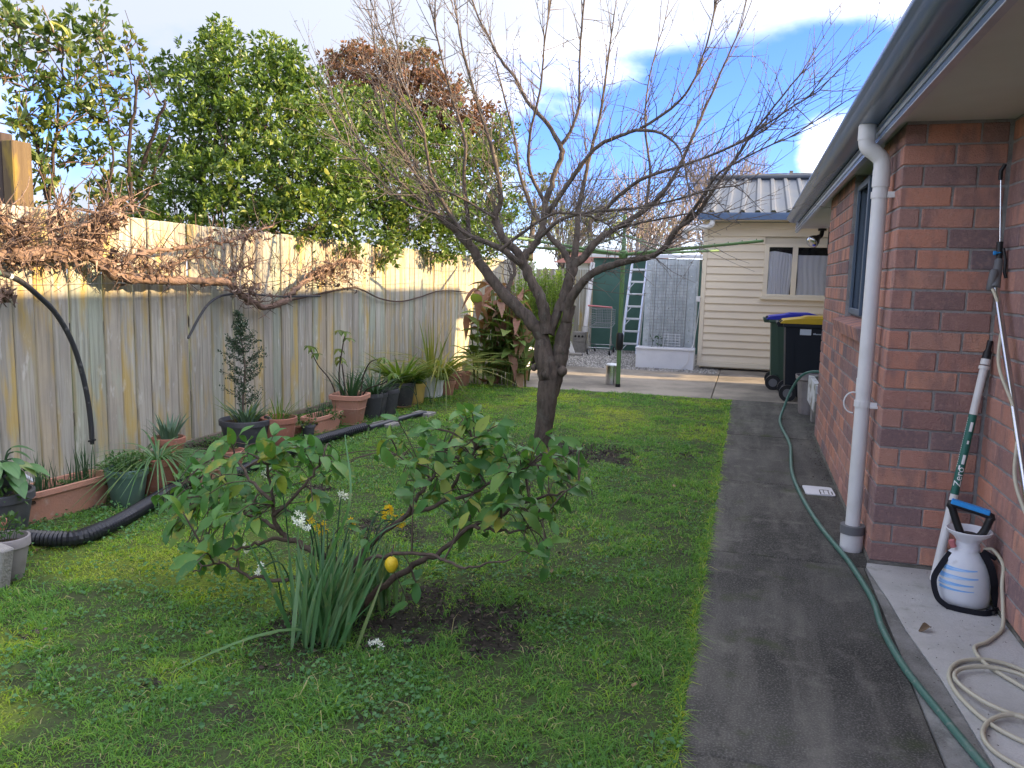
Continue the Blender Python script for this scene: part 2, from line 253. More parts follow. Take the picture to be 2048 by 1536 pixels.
M['binblack'] = mat('bin_black', (.012, .016, .024), .5, .35)
M['bingreen'] = mat('bin_green', (.055, .10, .07), .5, .35)
M['lidyellow'] = mat('bin_lid_yellow', (.60, .40, .02), .42, .4, noise=((5, 4, .5, .7, (.46, .31, .03), .6),))
M['lidblue'] = mat('bin_lid_blue', (.02, .03, .42), .42, .4)
M['sticker'] = mat('sticker', (.60, .65, .72), .5, .3)
M['redtile'] = mat('red_roof', (.22, .085, .06), .8, .2, noise=((4, 4, .4, .7, (.14, .06, .045), .7),))
M['labelgreen'] = mat('green_label', (.02, .13, .10), .45, .4, noise=((30, 3, .5, .7, (.03, .18, .14), .5),))
M['whiteprint'] = mat('white_print', (.82, .84, .84), .5, .3)

# ------------------------------------------------------------------ mesh helpers
POS = {}
def npmesh(name, V, F, tint=None, smooth=False):
    me = bpy.data.meshes.new(name); V = np.asarray(V, np.float32); F = np.asarray(F, np.int32)
    k = F.shape[1]
    me.vertices.add(len(V)); me.vertices.foreach_set('co', V.ravel())
    me.loops.add(F.size); me.loops.foreach_set('vertex_index', F.ravel())
    me.polygons.add(len(F)); me.polygons.foreach_set('loop_start', np.arange(0, F.size, k, dtype=np.int32))
    if smooth: me.polygons.foreach_set('use_smooth', np.ones(len(F), bool))
    if tint is not None:
        a = me.attributes.new('tint', 'FLOAT', 'POINT'); a.data.foreach_set('value', np.asarray(tint, np.float32))
    me.update(calc_edges=True); return me
def place(name, me, m, parent=None, loc=None):
    o = bpy.data.objects.new(name, me); COL.objects.link(o)
    if m and not me.materials: me.materials.append(m)
    if parent: o.parent = parent
    p = Vector(loc) if loc is not None else Vector((0, 0, 0))
    if parent: p = p - POS[parent]
    o.location = p; POS[o] = Vector(loc) if loc is not None else Vector((0, 0, 0))
    return o
def tag(o, label=None, cat=None, group=None, kind=None):
    if label: o['label'] = label
    if cat: o['category'] = cat
    if group: o['group'] = group
    if kind: o['kind'] = kind
    return o
def thing(name, label, cat, loc, group=None):
    o = bpy.data.objects.new(name, None); COL.objects.link(o); o.location = loc; POS[o] = Vector(loc)
    o.empty_display_size = .1
    return tag(o, label, cat, group)
def frame_of(d):
    d = d.normalized(); u = Vector((0, 0, 1)) if abs(d.z) < .9 else Vector((1, 0, 0))
    s = d.cross(u).normalized(); return s, s.cross(d)
class G:
    def __init__(s): s.v = []; s.f = []; s.t = []; s.tint = None
    def add(s, vs, fs):
        o = len(s.v); s.v += [tuple(p) for p in vs]; s.f += [tuple(i+o for i in f) for f in fs]
        s.t += [(.5 if s.tint is None else s.tint)]*len(vs); return s
    def box(s, x0, x1, y0, y1, z0, z1, b=0):
        if not b:
            return s.add([(x0,y0,z0),(x1,y0,z0),(x1,y1,z0),(x0,y1,z0),(x0,y0,z1),(x1,y0,z1),(x1,y1,z1),(x0,y1,z1)],
                [(3,2,1,0),(4,5,6,7),(0,1,5,4),(1,2,6,5),(2,3,7,6),(3,0,4,7)])
        bm = Matrix.Identity(3); return s.obox(Vector(((x0+x1)/2,(y0+y1)/2,(z0+z1)/2)), bm, (x1-x0)/2, (y1-y0)/2, (z1-z0)/2, b)
    def obox(s, c, m, hx, hy, hz, b=0):
        """box of half sizes hx hy hz turned by the 3x3 matrix m, with chamfer b"""
        if not b:
            vs = [c + m @ Vector((i*hx, j*hy, k*hz)) for k in (-1, 1) for (i, j) in ((-1,-1),(1,-1),(1,1),(-1,1))]
            return s.add(vs, [(3,2,1,0),(4,5,6,7),(0,1,5,4),(1,2,6,5),(2,3,7,6),(3,0,4,7)])
        vs = []; idx = {}
        for i in (-1, 1):
            for j in (-1, 1):
                for k in (-1, 1):
                    for a in range(3):
                        q = [i*(hx-b), j*(hy-b), k*(hz-b)]; q[a] = (i*hx, j*hy, k*hz)[a]
                        idx[(i,j,k,a)] = len(vs); vs.append(c + m @ Vector(q))
        fs = []
        for a in range(3):
            p, q = [(1,2),(2,0),(0,1)][a]
            for sg in (-1, 1):
                cor = []
                for (u, w_) in ((-1,-1),(1,-1),(1,1),(-1,1)):
                    t = [0,0,0]; t[a] = sg; t[p] = u; t[q] = w_; cor.append(idx[(*t, a)])
                fs.append(tuple(cor if sg > 0 else cor[::-1]))
        for a in range(3):
            p, q = [(1,2),(2,0),(0,1)][a]
            for u in (-1, 1):
                for w_ in (-1, 1):
                    t0 = [0,0,0]; t0[p] = u; t0[q] = w_; t1 = list(t0); t0[a] = -1; t1[a] = 1
                    f = [idx[(*t0,p)], idx[(*t1,p)], idx[(*t1,q)], idx[(*t0,q)]]
                    fs.append(tuple(f if u*w_ < 0 else f[::-1]))
        for i in (-1, 1):
            for j in (-1, 1):
                for k in (-1, 1):
                    f = [idx[(i,j,k,0)], idx[(i,j,k,1)], idx[(i,j,k,2)]]
                    fs.append(tuple(f if i*j*k > 0 else f[::-1]))
        return s.add(vs, fs)
    def tube(s, pts, rad, n=8, cap=True):
        pts = [Vector(p) for p in pts]; k = len(pts)
        if not hasattr(rad, '__len__'): rad = [rad]*k
        vs = []; fs = []; ref = None
        for i, p in enumerate(pts):
            d = (pts[min(i+1, k-1)] - pts[max(i-1, 0)])
            if d.length < 1e-9: d = Vector((0, 0, 1))
            d.normalize()
            if ref is None: a, b = frame_of(d)
            else:
                a = (ref - d*ref.dot(d))
                if a.length < 1e-6: a, b = frame_of(d)
                a.normalize(); b = a.cross(d)
            ref = a
            for j in range(n):
                t = 2*math.pi*j/n; vs.append(p + rad[i]*(math.cos(t)*a + math.sin(t)*b))
        for i in range(k-1):
            for j in range(n):
                fs.append((i*n+j, (i+1)*n+j, (i+1)*n+(j+1) % n, i*n+(j+1) % n))
        if cap and n > 2: fs += [tuple(range(n)), tuple(range((k-1)*n, k*n))[::-1]]
        return s.add(vs, fs)
    def lathe(s, prof, n=20, c=(0, 0, 0), sq=0, rx=1, ry=1, rot=0):
        """prof: (radius, z) list; sq>0 makes the section squarer"""
        vs = []; fs = []
        for (r_, z) in prof:
            for j in range(n):
                t = 2*math.pi*j/n; ca, sa = math.cos(t), math.sin(t)
                if sq:
                    k = (abs(ca)**sq + abs(sa)**sq)**(-1/sq); ca *= k; sa *= k
                x, y = r_*rx*ca, r_*ry*sa
                vs.append((c[0]+x*math.cos(rot)-y*math.sin(rot), c[1]+x*math.sin(rot)+y*math.cos(rot), c[2]+z))
        for i in range(len(prof)-1):
            for j in range(n): fs.append((i*n+j, i*n+(j+1) % n, (i+1)*n+(j+1) % n, (i+1)*n+j))
        fs.append(tuple(range(n))[::-1]); fs.append(tuple(range((len(prof)-1)*n, len(prof)*n)))
        return s.add(vs, fs)
    def extr(s, prof, y0, y1, axis='y'):
        """extrude a closed (x,z) outline along y (or a (y,z) outline along x)"""
        n = len(prof); vs = []
        for e in (y0, y1):
            for (a, z) in prof: vs.append((a, e, z) if axis == 'y' else (e, a, z))
        fs = [(i, (i+1) % n, n+(i+1) % n, n+i) for i in range(n)] + [tuple(range(n))[::-1], tuple(range(n, 2*n))]
        return s.add(vs, fs)
    def quad(s, a, b, c, d): return s.add([a, b, c, d], [(0, 1, 2, 3)])
    def make(s, name, m, parent=None, smooth=None, loc=None, fix=True):
        """smooth: None flat, or angle in degrees"""
        if loc is None: loc = POS[parent] if parent else Vector((0, 0, 0))
        loc = Vector(loc)
        me = bpy.data.meshes.new(name); me.from_pydata([(p[0]-loc.x, p[1]-loc.y, p[2]-loc.z) for p in s.v], [], s.f)
        if s.tint is not None:
            a = me.attributes.new('tint', 'FLOAT', 'POINT'); a.data.foreach_set('value', np.array(s.t, np.float32))
        if smooth is not None:
            me.polygons.foreach_set('use_smooth', np.ones(len(me.polygons), bool)); me.set_sharp_from_angle(angle=R(smooth))
        me.update()
        return place(name, me, m, parent, loc)
def spline(pts, n=6):
    """Catmull-Rom through the points"""
    P = [Vector(p) for p in pts]
    if len(P) < 3: return [P[0].lerp(P[-1], i/n) for i in range(n+1)]
    P = [2*P[0]-P[1]] + P + [2*P[-1]-P[-2]]; o = []
    for i in range(1, len(P)-2):
        a, b, c, d = P[i-1:i+3]
        for k in range(n):
            t = k/n
            o.append(.5*((2*b)+(c-a)*t+(2*a-5*b+4*c-d)*t*t+(3*b-a-3*c+d)*t**3))
    o.append(P[-2]); return o
def rv(s=1.0): return Vector((random.gauss(0, s), random.gauss(0, s), random.gauss(0, s)))
def U(a, b): return random.uniform(a, b)
def norm(a): return a/np.maximum(np.linalg.norm(a, axis=1, keepdims=True), 1e-9)
def leafcloud(c, d, nrm, L, W, fold=.18):
    """folded diamond leaves: base c, direction d, normal nrm -> verts, tris"""
    d = norm(d); s = norm(np.cross(d, nrm)); n = np.cross(s, d); L = L[:, None]; W = W[:, None]
    m = c + d*L*.48 - n*L*fold*.5
    V = np.stack([c, m + s*W*.5 + n*W*.32, c + d*L - n*L*fold*.6, m - s*W*.5 + n*W*.32, m], 1).reshape(-1, 3)
    i = (np.arange(len(c))*5)[:, None]
    F = np.concatenate([i+np.array([[0,1,4]]), i+np.array([[4,1,2]]), i+np.array([[0,4,3]]), i+np.array([[4,2,3]])], 0)
    return V, F
def cloud_obj(name, m, parent, c, d, nrm, L, W, tint, fold=.18, kind=None, label=None):
    V, F = leafcloud(c, d, nrm, L, W, fold)
    loc = POS[parent] if parent else Vector((0, 0, 0))
    me = npmesh(name, V - np.array(loc)[None], F, np.repeat(tint, 5))
    o = place(name, me, m, parent, loc)
    if kind: o['kind'] = kind
    return o
def vnoise(x, y, s, seed):
    x = np.asarray(x)*s; y = np.asarray(y)*s; xi = np.floor(x).astype(int); yi = np.floor(y).astype(int); fx = x-xi; fy = y-yi
    def h(a, b):
        k = (a*374761393 + b*668265263 + seed*982451653) & 0x7fffffff; k = ((k ^ (k >> 13))*1274126177) & 0x7fffffff
        return (k & 0xffff)/65535.
    fx = fx*fx*(3-2*fx); fy = fy*fy*(3-2*fy)
    return (h(xi,yi)*(1-fx)+h(xi+1,yi)*fx)*(1-fy) + (h(xi,yi+1)*(1-fx)+h(xi+1,yi+1)*fx)*fy
def fbm(x, y, s, seed): return (vnoise(x,y,s,seed)*.5+vnoise(x,y,s*2.1,seed+1)*.3+vnoise(x,y,s*4.3,seed+2)*.2)
def leafmesh(name, L, W, m, droop=.25, fold=.25, n=5, twist=0, tipw=1.0, wav=0):
    """one leaf along +Y, normal +Z, n cross rows of three points"""
    vs = []; fs = []
    for i in range(n+1):
        t = i/n; wd = W*.5*(math.sin(math.pi*min(1, t*.93+.07))**.8) if tipw == 1 else W*.5*min(1, (1-t)*tipw+.05)*min(1, .45+t*3)
        if i == n: wd = W*.02
        z = -droop*L*t*t; y = L*(t - .25*droop*droop*t*t); a = twist*t; wz = wav*W*math.sin(t*9)
        ca, sa = math.cos(a), math.sin(a)
        for k in (-1, 0, 1):
            x = k*wd; zz = abs(k)*wd*fold + k*wz
            vs.append((x*ca-zz*sa, y, z+x*sa+zz*ca))
    for i in range(n):
        for k in (0, 1): fs.append((i*3+k, i*3+k+1, i*3+k+4, i*3+k+3))
    me = bpy.data.meshes.new(name); me.from_pydata(vs, [], fs); me.polygons.foreach_set('use_smooth', np.ones(len(fs), bool)); me.update()
    me.materials.append(m); return me
def leafobj(me, parent, p, d, up, s=1.0, name='leaf'):
    o = bpy.data.objects.new(name, me); COL.objects.link(o); o.parent = parent
    d = Vector(d).normalized(); x = d.cross(Vector(up))
    if x.length < 1e-4: x = d.cross(Vector((1, .1, 0)))
    x.normalize(); z = x.cross(d); p = Vector(p) - POS[parent]
    m = Matrix(((x.x, d.x, z.x, p.x), (x.y, d.y, z.y, p.y), (x.z, d.z, z.z, p.z), (0, 0, 0, 1)))
    o.matrix_local = m @ Matrix.Diagonal((s, s, s, 1)); return o
def struct(g_, name, m, smooth=None, loc=None):
    return tag(g_.make(name, m, None, smooth, loc), kind='structure')

# ================================================================== SETTING: ground
G().add([(-160,-20,-.03),(160,-20,-.03),(160,300,-.03),(-160,300,-.03)], [(0,1,2,3)]).make('ground', M['ground'])['kind'] = 'structure'
LX0, LX1, LY0, LY1 = -4.3, -.11, .3, 9.98
def soilmask(x, y):
    """1 where bare earth shows: under the lemon tree, round the tree, at the fence foot"""
    e = (fbm(x, y, 7, 90)-.5)*1.9
    a = ((x+1.12)/.46)**2 + ((y-2.93)/.33)**2 + e*1.7
    b = ((x+1.25)/.62)**2 + ((y-6.25)/.40)**2 + e*1.5
    f = (x+4.24)/.55 + e*.9
    d = ((x+1.5)/.3)**2+((y-2.72)/.3)**2 + e
    p = (fbm(x, y, 2.6, 40)-.715)*9
    return np.clip(np.maximum.reduce([1.25-a, 1.15-b, (1.0-f)*.9, 1-d, p*.6, np.clip((fbm(x,y,7,44)-.72)*6, 0, .6)]), 0, 1)
def mossyellow(x, y):  # moss patches in front; far end only a yellower green
    return np.clip((fbm(x, y, 1.3, 11)-.40)*5, 0, 1)*np.clip(1.3-np.abs((x+2.1)/1.4), 0, 1)*np.clip(1.6-np.abs(y-2.5)/.9, 0, 1) + np.clip((y-6.8)/1.5, 0, 1)*np.clip((fbm(x,y,1.8,17)-.35)*2, 0, .8)
nx, ny = 150, 320
gx, gy = np.meshgrid(np.linspace(LX0, LX1, nx), np.linspace(LY0, LY1, ny), indexing='ij')
hz = (fbm(gx, gy, 3, 5)-.5)*.028 + (vnoise(gx, gy, 22, 8)-.5)*.012 + .004
edge = np.clip((LX1-gx)/.12, 0, 1)*np.clip((LY1-gy)/.12, 0, 1); hz = hz*edge + .003
V = np.stack([gx, gy, hz], -1).reshape(-1, 3); ii = np.arange(nx*ny).reshape(nx, ny)
F = np.stack([ii[:-1,:-1], ii[1:,:-1], ii[1:,1:], ii[:-1,1:]], -1).reshape(-1, 4)
sm = soilmask(gx, gy).ravel(); mm = mossyellow(gx, gy).ravel()
o = place('lawn', npmesh('lawn', V, F, np.clip(.45+.5*mm-.6*sm, 0, 1), True), M['lawn']); tag(o, kind='structure')
def lawnz(x, y): return (fbm(x, y, 3, 5)-.5)*.028 + .006
# grass blades
def sample_lawn(n, pw):
    y = (rng.random(n)*(9.95**pw - 1.35**pw) + 1.35**pw)**(1/pw); x = LX0 + rng.random(n)*(LX1-LX0)
    k = (x > -2.6*y+.2)&(x > LX0+.1); return x[k], y[k]
def tri_blades(name, x, y, h, wd, tint, lean, m):
    n = len(x); a = rng.random(n)*2*np.pi; b = rng.random(n)*2*np.pi; z = lawnz(x, y)
    base = np.stack([x, y, z-.004], 1); s = np.stack([np.cos(a), np.sin(a), 0*a], 1)*wd[:, None]*.5
    ld = np.stack([np.cos(b), np.sin(b), 0*b], 1)*(h*lean)[:, None]; up = np.array([[0, 0, 1.]])
    mid = base + ld*.35 + up*(h*.62)[:, None]; tip = base + ld*1.15 + up*(h*(1-.35*lean))[:, None]
    V = np.stack([base-s, base+s, mid+s*.8, mid-s*.8, tip], 1).reshape(-1, 3); i = (np.arange(n)*5)[:, None]
    F = np.concatenate([i+np.array([[0,1,2]]), i+np.array([[0,2,3]]), i+np.array([[3,2,4]])], 0)
    o = place(name, npmesh(name, V, F, np.repeat(tint, 5)), m); return tag(o, kind='stuff')
x, y = sample_lawn(330000, .2)
hol = np.clip((fbm(x, y, 6.5, 130)-.53)*7, 0, .86)*np.clip(1.3-y/9, .15, 1)
keep = rng.random(len(x)) > np.maximum(soilmask(x, y)*.93, hol); x = x[keep]; y = y[keep]; mo = mossyellow(x, y)
h = rng.uniform(.010, .036, len(x))*(.55+.9*vnoise(x, y, 5, 3)*vnoise(x, y, 13, 4)*2)*(1-.45*np.clip(mo, 0, 1))
tall = rng.random(len(x)) < .015; h[tall] *= 1.9
tint = np.clip(.02+.46*fbm(x, y, 2.6, 23)+.60*mo+rng.normal(0, .13, len(x)), 0, .84); dry = rng.random(len(x)) < .05; tint[dry] = 1
tri_blades('grass', x, y, h, rng.uniform(.0022, .0042, len(x))*(1+y*.12), tint, rng.uniform(.6, 1.9, len(x)), M['grass'])
n = 5200; y = (rng.random(n)*(9.9**.4-1.3**.4)+1.3**.4)**2.5; x = -.122-np.abs(rng.normal(0, .012, n))+.007*np.sin(y*9)+.006*np.sin(y*23); k = vnoise(y*3, y*0, 2, 9) > .25; x = x[k]; y = y[k]
tri_blades('edge_grass', x, y, rng.uniform(.015, .04, len(x)), rng.uniform(.002, .004, len(x))*(1+y*.1), np.clip(rng.normal(.45, .25, len(x)), 0, 1), rng.uniform(.9, 2.2, len(x)), M['grass'])
# clover and weeds: small rounded leaves lying in the turf and thick along the fence foot
x, y = sample_lawn(150000, .35)
dens = np.clip((fbm(x, y, 1.7, 61)-.50)*4, 0, .8)*np.clip(1-(y-4)/4, 0.05, 1)*.42
fo = np.clip(1.5-(x+4.24)/1.0, 0, 1)*.8*np.clip(1.2-(y-4.5)/6, .35, 1); dens = np.maximum(dens, fo*np.clip((fbm(x, y, 3.1, 66)-.30)*3, 0, 1))
dens *= 1-soilmask(x, y)*.55
k = rng.random(len(x)) < dens; x = x[k]; y = y[k]; n = len(x)
hh = rng.uniform(.008, .03, n) + np.clip(1.5-(x+4.24)/.8, 0, 1)*rng.uniform(0, .06, n)*(vnoise(x, y, 4, 71) > .45)
c = np.stack([x, y, lawnz(x, y)+hh], 1); dd = rng.normal(0, 1, (n, 3)); dd[:, 2] = rng.uniform(-.3, .5, n)
nn = rng.normal(0, .45, (n, 3)); nn[:, 2] = 1
sz = rng.uniform(.012, .024, n)
tag(cloud_obj('clover_and_weeds', M['clover'], None, c, dd, nn, sz, sz*.85, np.clip(rng.normal(.5, .25, n), 0, 1)), kind='stuff')
# loose bark, crumbs of earth
n = 5200; x = rng.uniform(-4.2, -.4, n*7); y = rng.uniform(2.1, 7.2, n*7); k = soilmask(x, y) > .45; x = x[k][:n]; y = y[k][:n]; n = len(x)
c = np.stack([x, y, lawnz(x, y)+rng.uniform(.002, .02, n)], 1); dd = rng.normal(0, 1, (n, 3)); dd[:, 2] *= .2; nn = rng.normal(0, .4, (n, 3)); nn[:, 2] += 1
sz = rng.uniform(.009, .030, n)
tag(cloud_obj('bark_chips', M['bark_chip'], None, c, dd, nn, sz, sz*.55, rng.random(n)**1.1, fold=-.2), kind='stuff')

n = 210; x = rng.uniform(-4.1, -.15, n); y = rng.uniform(1.6, 8.5, n); c = np.stack([x, y, lawnz(x, y)+rng.uniform(.012, .026, n)], 1); dd = rng.normal(0, 1, (n, 3)); dd[:, 2] *= .25; nn = rng.normal(0, .5, (n, 3)); nn[:, 2] += 1; sz = rng.uniform(.012, .045, n)
tag(cloud_obj('fallen_leaves', M['fallen'], None, c, dd, nn, sz, sz*.5, rng.random(n), fold=.5), kind='stuff')
# path slabs
path = tag(bpy.data.objects.new('path', None), kind='structure'); COL.objects.link(path); path.location = (.25, 4, 0); POS[path] = Vector((.25, 4, 0))
for (a, b) in ((-.6, 2.30), (2.30, 4.195), (4.207, 5.80), (5.812, 7.635), (7.65, 9.97)):
    G().box(-.12, .64 if b < 4.2 else .70 if b < 8 else 1.28, a, b, -.10, .012, .006).make('slab', M['path'], path)
pad = tag(bpy.data.objects.new('pavement', None), kind='structure'); COL.objects.link(pad); pad.location = (.9, 3, 0); POS[pad] = Vector((.9, 3, 0))
def padpiece(pts, m='pad'):
    g_ = G(); n = len(pts); g_.add([(x, y, -.10) for x, y in pts]+[(x, y, .016) for x, y in pts], [tuple(range(n, 2*n))]+[(i, (i+1) % n, n+(i+1) % n, n+i) for i in range(n)])
    return g_.make('slab', M[m], pad)
edge_pts = [(.645, 4.19), (.685, 3.76), (.70, 3.45), (.745, 3.03), (.77, 2.6), (.80, 2.0), (.82, .5)]
L_ = [(x-.004, y) for x, y in edge_pts]; padpiece([(.645, .5)] + [(L_[-1][0], .5)] + L_[::-1][1:], 'padstain')
padpiece([(edge_pts[-1][0]+.002, .5), (1.13, .5), (1.13, 4.265), (.66, 4.265)] + [(x+.002, y) for x, y in edge_pts[:-1]])
# patio beyond the lawn, gravel behind it
patio = tag(bpy.data.objects.new('patio', None), kind='structure'); COL.objects.link(patio); patio.location = (-1.5, 11, 0); POS[patio] = Vector((-1.5, 11, 0))
for (x0, x1, y0, y1) in ((-3.55, -.36, 9.985, 12.75), (-.35, 1.4, 9.985, 13.7), (1.41, 6.5, 12.0, 13.7)):
    G().box(x0, x1, y0, y1, -.1, .008, .006).make('slab', M['patio'], patio)
o = G().box(-4.25, -.36, 12.76, 16.6, -.1, -.006).make('gravel_bed', M['patio']); o['kind'] = 'structure'
n = 15000; x = rng.uniform(-3.9, -.4, n); y = rng.uniform(12.76, 16.2, n); s_ = rng.uniform(.009, .022, n)
dirs = norm(np.array([(1,0,0),(-.5,.86,0),(-.5,-.86,0),(0,0,.8),(.3,.2,-.5)], float))
V = (np.stack([x, y, np.full(n, .002)], 1)[:, None, :] + dirs[None]*s_[:, None, None]*rng.uniform(.6, 1.3, (n, 5, 1))).reshape(-1, 3)
i = (np.arange(n)*5)[:, None]; F = np.concatenate([i+np.array([[0,1,3]]), i+np.array([[1,2,3]]), i+np.array([[2,0,3]])], 0)
tag(place('gravel', npmesh('gravel', V, F, np.repeat(rng.random(n), 5)), M['gravel']), kind='stuff')

# ================================================================== BRICK HOUSE
house = thing('brick_house', 'red and brown brick house with slate blue gutter along the concrete path', 'house', (1.1, 4.3, 0))
CH, BZ = .0973, .035           # course height, first bed joint
EAVE = 2.18; SOFX = .60; YEND = 11.9
gm = G()
XL, YR, XR = .67, 4.27, 1.12   # faces: path wall, return, recess wall
d_ = .006
for b_ in ((XL+d_, .80, YR+d_, 4.93, 0, EAVE), (XL+d_, .80, 4.93, 6.20, 0, 1.10), (XL+d_, .80, 6.20, 7.84, 0, EAVE), (.80, XR+.12, YR+d_, YR+.13, 0, EAVE), (XR+d_, XR+.13, -1.2, YR+d_-.001, 0, EAVE),
          (.80, 1.42, 7.72, 7.84, 0, EAVE), (1.42, 1.55, 7.72, YEND-.02, 0, EAVE)): gm.box(*b_)
gm.make('wall', M['mortar'], house)
gf = G(); gf.box(XL-.004, .66+.15, YR-.004, 7.85, 0, BZ-.004); gf.box(.81, XR+.004, YR-.006, YR+.1, 0, BZ-.004); gf.box(XR-.004, XR+.1, 0, YR-.007, .0, BZ-.004)
gf.make('footing', M['footing'], house)
bricks = []                     # x0 x1 y0 y1 z0 z1
J = .010; BL = .22; BD = .09
for c in range(22):
    z0 = BZ + c*CH; z1 = z0 + CH - J
    A = c % 2 == 0
    xs = [(XL, XL+BL), (XL+BL+J, XR-.012)] if A else [(XL, XL+BD), (XL+BD+J, XL+BD+J+BL), (XL+BD+2*J+BL, XR-.012)]
    for k, (a, b) in enumerate(xs):
        if not A and k == 0: continue
        bricks.append((a, b, YR, YR+BD, z0, z1))
    y = YR if not A else YR+BD+J
    while y < 7.84:
        b = min(y+BL, 7.84)
        segs = [(y, b)]
        if z1 > 1.10:           # window opening
            segs = [(max(y, s0), min(b, s1)) for s0, s1 in ((YR, 4.93), (6.20, 7.84)) if min(b, s1)-max(y, s0) > .03]
        for (s0, s1) in segs: bricks.append((XL, XL+BD, s0, s1, z0, z1))
        y += BL+J
    y = YR - .012 - (0 if A else BD+.02)
    if not A: bricks.append((XR, XR+BD, YR-.012-BD-.01, YR-.012, z0, z1))
    while y > .2:
        bricks.append((XR, XR+BD, y-BL, y, z0, z1)); y -= BL+J
def bkey(b):
    cx, cyy = (b[0]+b[1])/2, (b[2]+b[3])/2
    if b[0] >= XR and cyy < 3.2: return 99
    return cyy + (0 if b[0] >= XR or (b[1]-b[0]) > .1 else 1.2)
bricks.sort(key=bkey); cache = {}; rest = G(); rest.tint = .5
for i, b in enumerate(bricks):
    dim = (round(b[1]-b[0], 3), round(b[3]-b[2], 3), round(b[5]-b[4], 3)); ctr = Vector(((b[0]+b[1])/2, (b[2]+b[3])/2, (b[4]+b[5])/2))
    if i < 295:
        if dim not in cache:
            q = G(); q.obox(Vector((0, 0, 0)), Matrix.Identity(3), dim[0]/2, dim[1]/2, dim[2]/2, .004)
            me = bpy.data.meshes.new('brick'); me.from_pydata(q.v, [], q.f); cache[dim] = me
        o = place('brick', cache[dim], M['brick'], house, ctr + Vector((U(-.002, .002), U(-.002, .002), U(-.0012, .0012)))); o.rotation_euler = (U(-.008, .008), U(-.008, .008), U(-.006, .006))
    else:
        rest.tint = random.random(); rest.obox(ctr, Matrix.Identity(3), dim[0]/2, dim[1]/2, dim[2]/2, .004)
o = rest.make('brickwork', M['bricks'], house); o['kind'] = 'stuff'
# window in the path wall
wf = G(); X0 = .715
for b_ in ((X0, X0+.06, 4.94, 4.985, 1.20, 2.13), (X0, X0+.06, 6.145, 6.19, 1.20, 2.13), (X0, X0+.06, 4.985, 6.145, 2.085, 2.13), (X0, X0+.06, 4.985, 6.145, 1.20, 1.245), (X0+.004, X0+.05, 5.545, 5.59, 1.245, 2.085)): wf.box(*b_, .004)
win = wf.make('window', M['frame'], house)
for (a, b) in ((4.985, 5.545), (5.59, 6.145)): G().box(X0+.026, X0+.032, a, b, 1.245, 2.085).make('pane', M['glass'], win)
sash = G()
for b_ in ((X0-.022, X0-.002, 5.60, 5.64, 1.215, 2.10), (X0-.022, X0-.002, 6.13, 6.17, 1.215, 2.10), (X0-.022, X0-.002, 5.64, 6.13, 1.215, 1.255), (X0-.022, X0-.002, 5.64, 6.13, 2.06, 2.10)): sash.box(*b_, .003)
sash.make('sash', M['frame'], win)
cu = G(); n = 60; vs = []
for k, z in enumerate((1.22, 2.12)):
    for i in range(n+1): vs.append((.80+.012*math.sin(i*1.1)+.006*math.sin(i*2.7), 4.95+1.24*i/n, z))
cu.add(vs, [(i, i+1, n+2+i, n+1+i) for i in range(n)]).make('curtain', M['curtain'], house, 60)
G().box(.86, .87, 4.9, 6.25, 1.1, 2.17).make('dark_backing', M['dark'], house)  # dark sheet in place of the unlit room behind the curtain
y = 4.86                        # sloping sill bricks on edge
mt = Matrix.Rotation(R(-14), 3, 'Y')
while y < 6.26:
    G().obox(Vector((.685, y+.036, 1.145)), mt, .075, .035, .043, .004).make('sill_brick', M['brick'], house); y += .08
# eaves
YE0 = -.9
G().box(SOFX+.004, 1.7, YE0, YEND, EAVE, EAVE+.012).make('soffit', M['soffit'], house)
G().box(.578, .598, YE0, YEND, 2.125, 2.33).make('fascia', M['gutter'], house)
fl = G(); fl.box(.572, .577, YE0, YEND-.01, 2.148, 2.166); fl.box(.570, .577, YE0, YEND-.01, 2.186, 2.191)
fl.box(.5765, .604, YE0, YEND-.01, 2.1195, 2.1245); fl.make('flashing', M['trim'], house)
prof = [(.428, 2.278), (.424, 2.262), (.430, 2.250), (.440, 2.247), (.446, 2.238), (.455, 2.224), (.470, 2.212), (.490, 2.206), (.515, 2.204), (.560, 2.204), (.572, 2.206), (.572, 2.33), (.568, 2.33), (.568, 2.212), (.50, 2.212), (.475, 2.219), (.458, 2.235), (.45, 2.26), (.438, 2.28)]
G().extr(prof, YE0, 11.2).make('gutter', M['gutter'], house, 50)
rf = G(); S_ = .466
YR2 = 12.95  # hidden roof extension past the eave end, added to shade the fence
rf.add([(.52, YE0-8, 2.325), (.52, YEND+.05, 2.325), (.95, YEND+.05, 2.325+S_*.43), (.95, YR2, 2.325+S_*.43), (4.75, YR2, 2.325+S_*4.23), (4.75, YE0-8, 2.325+S_*4.23), (9, YR2, 2.325), (9, YE0-8, 2.325)], [(0, 1, 2, 3, 4, 5), (5, 4, 6, 7)])
rf.add([(1.0, YEND, 2.32), (8.9, YEND, 2.32), (4.75, YEND, 2.30+S_*4.2)], [(0, 1, 2)]); rf.add([(1.6, YEND-.1, 0), (8.5, YEND-.1, 0), (8.5, YEND-.1, 2.32), (1.6, YEND-.1, 2.32)], [(0, 1, 2, 3)])
rf.make('roof', M['roof'], house)
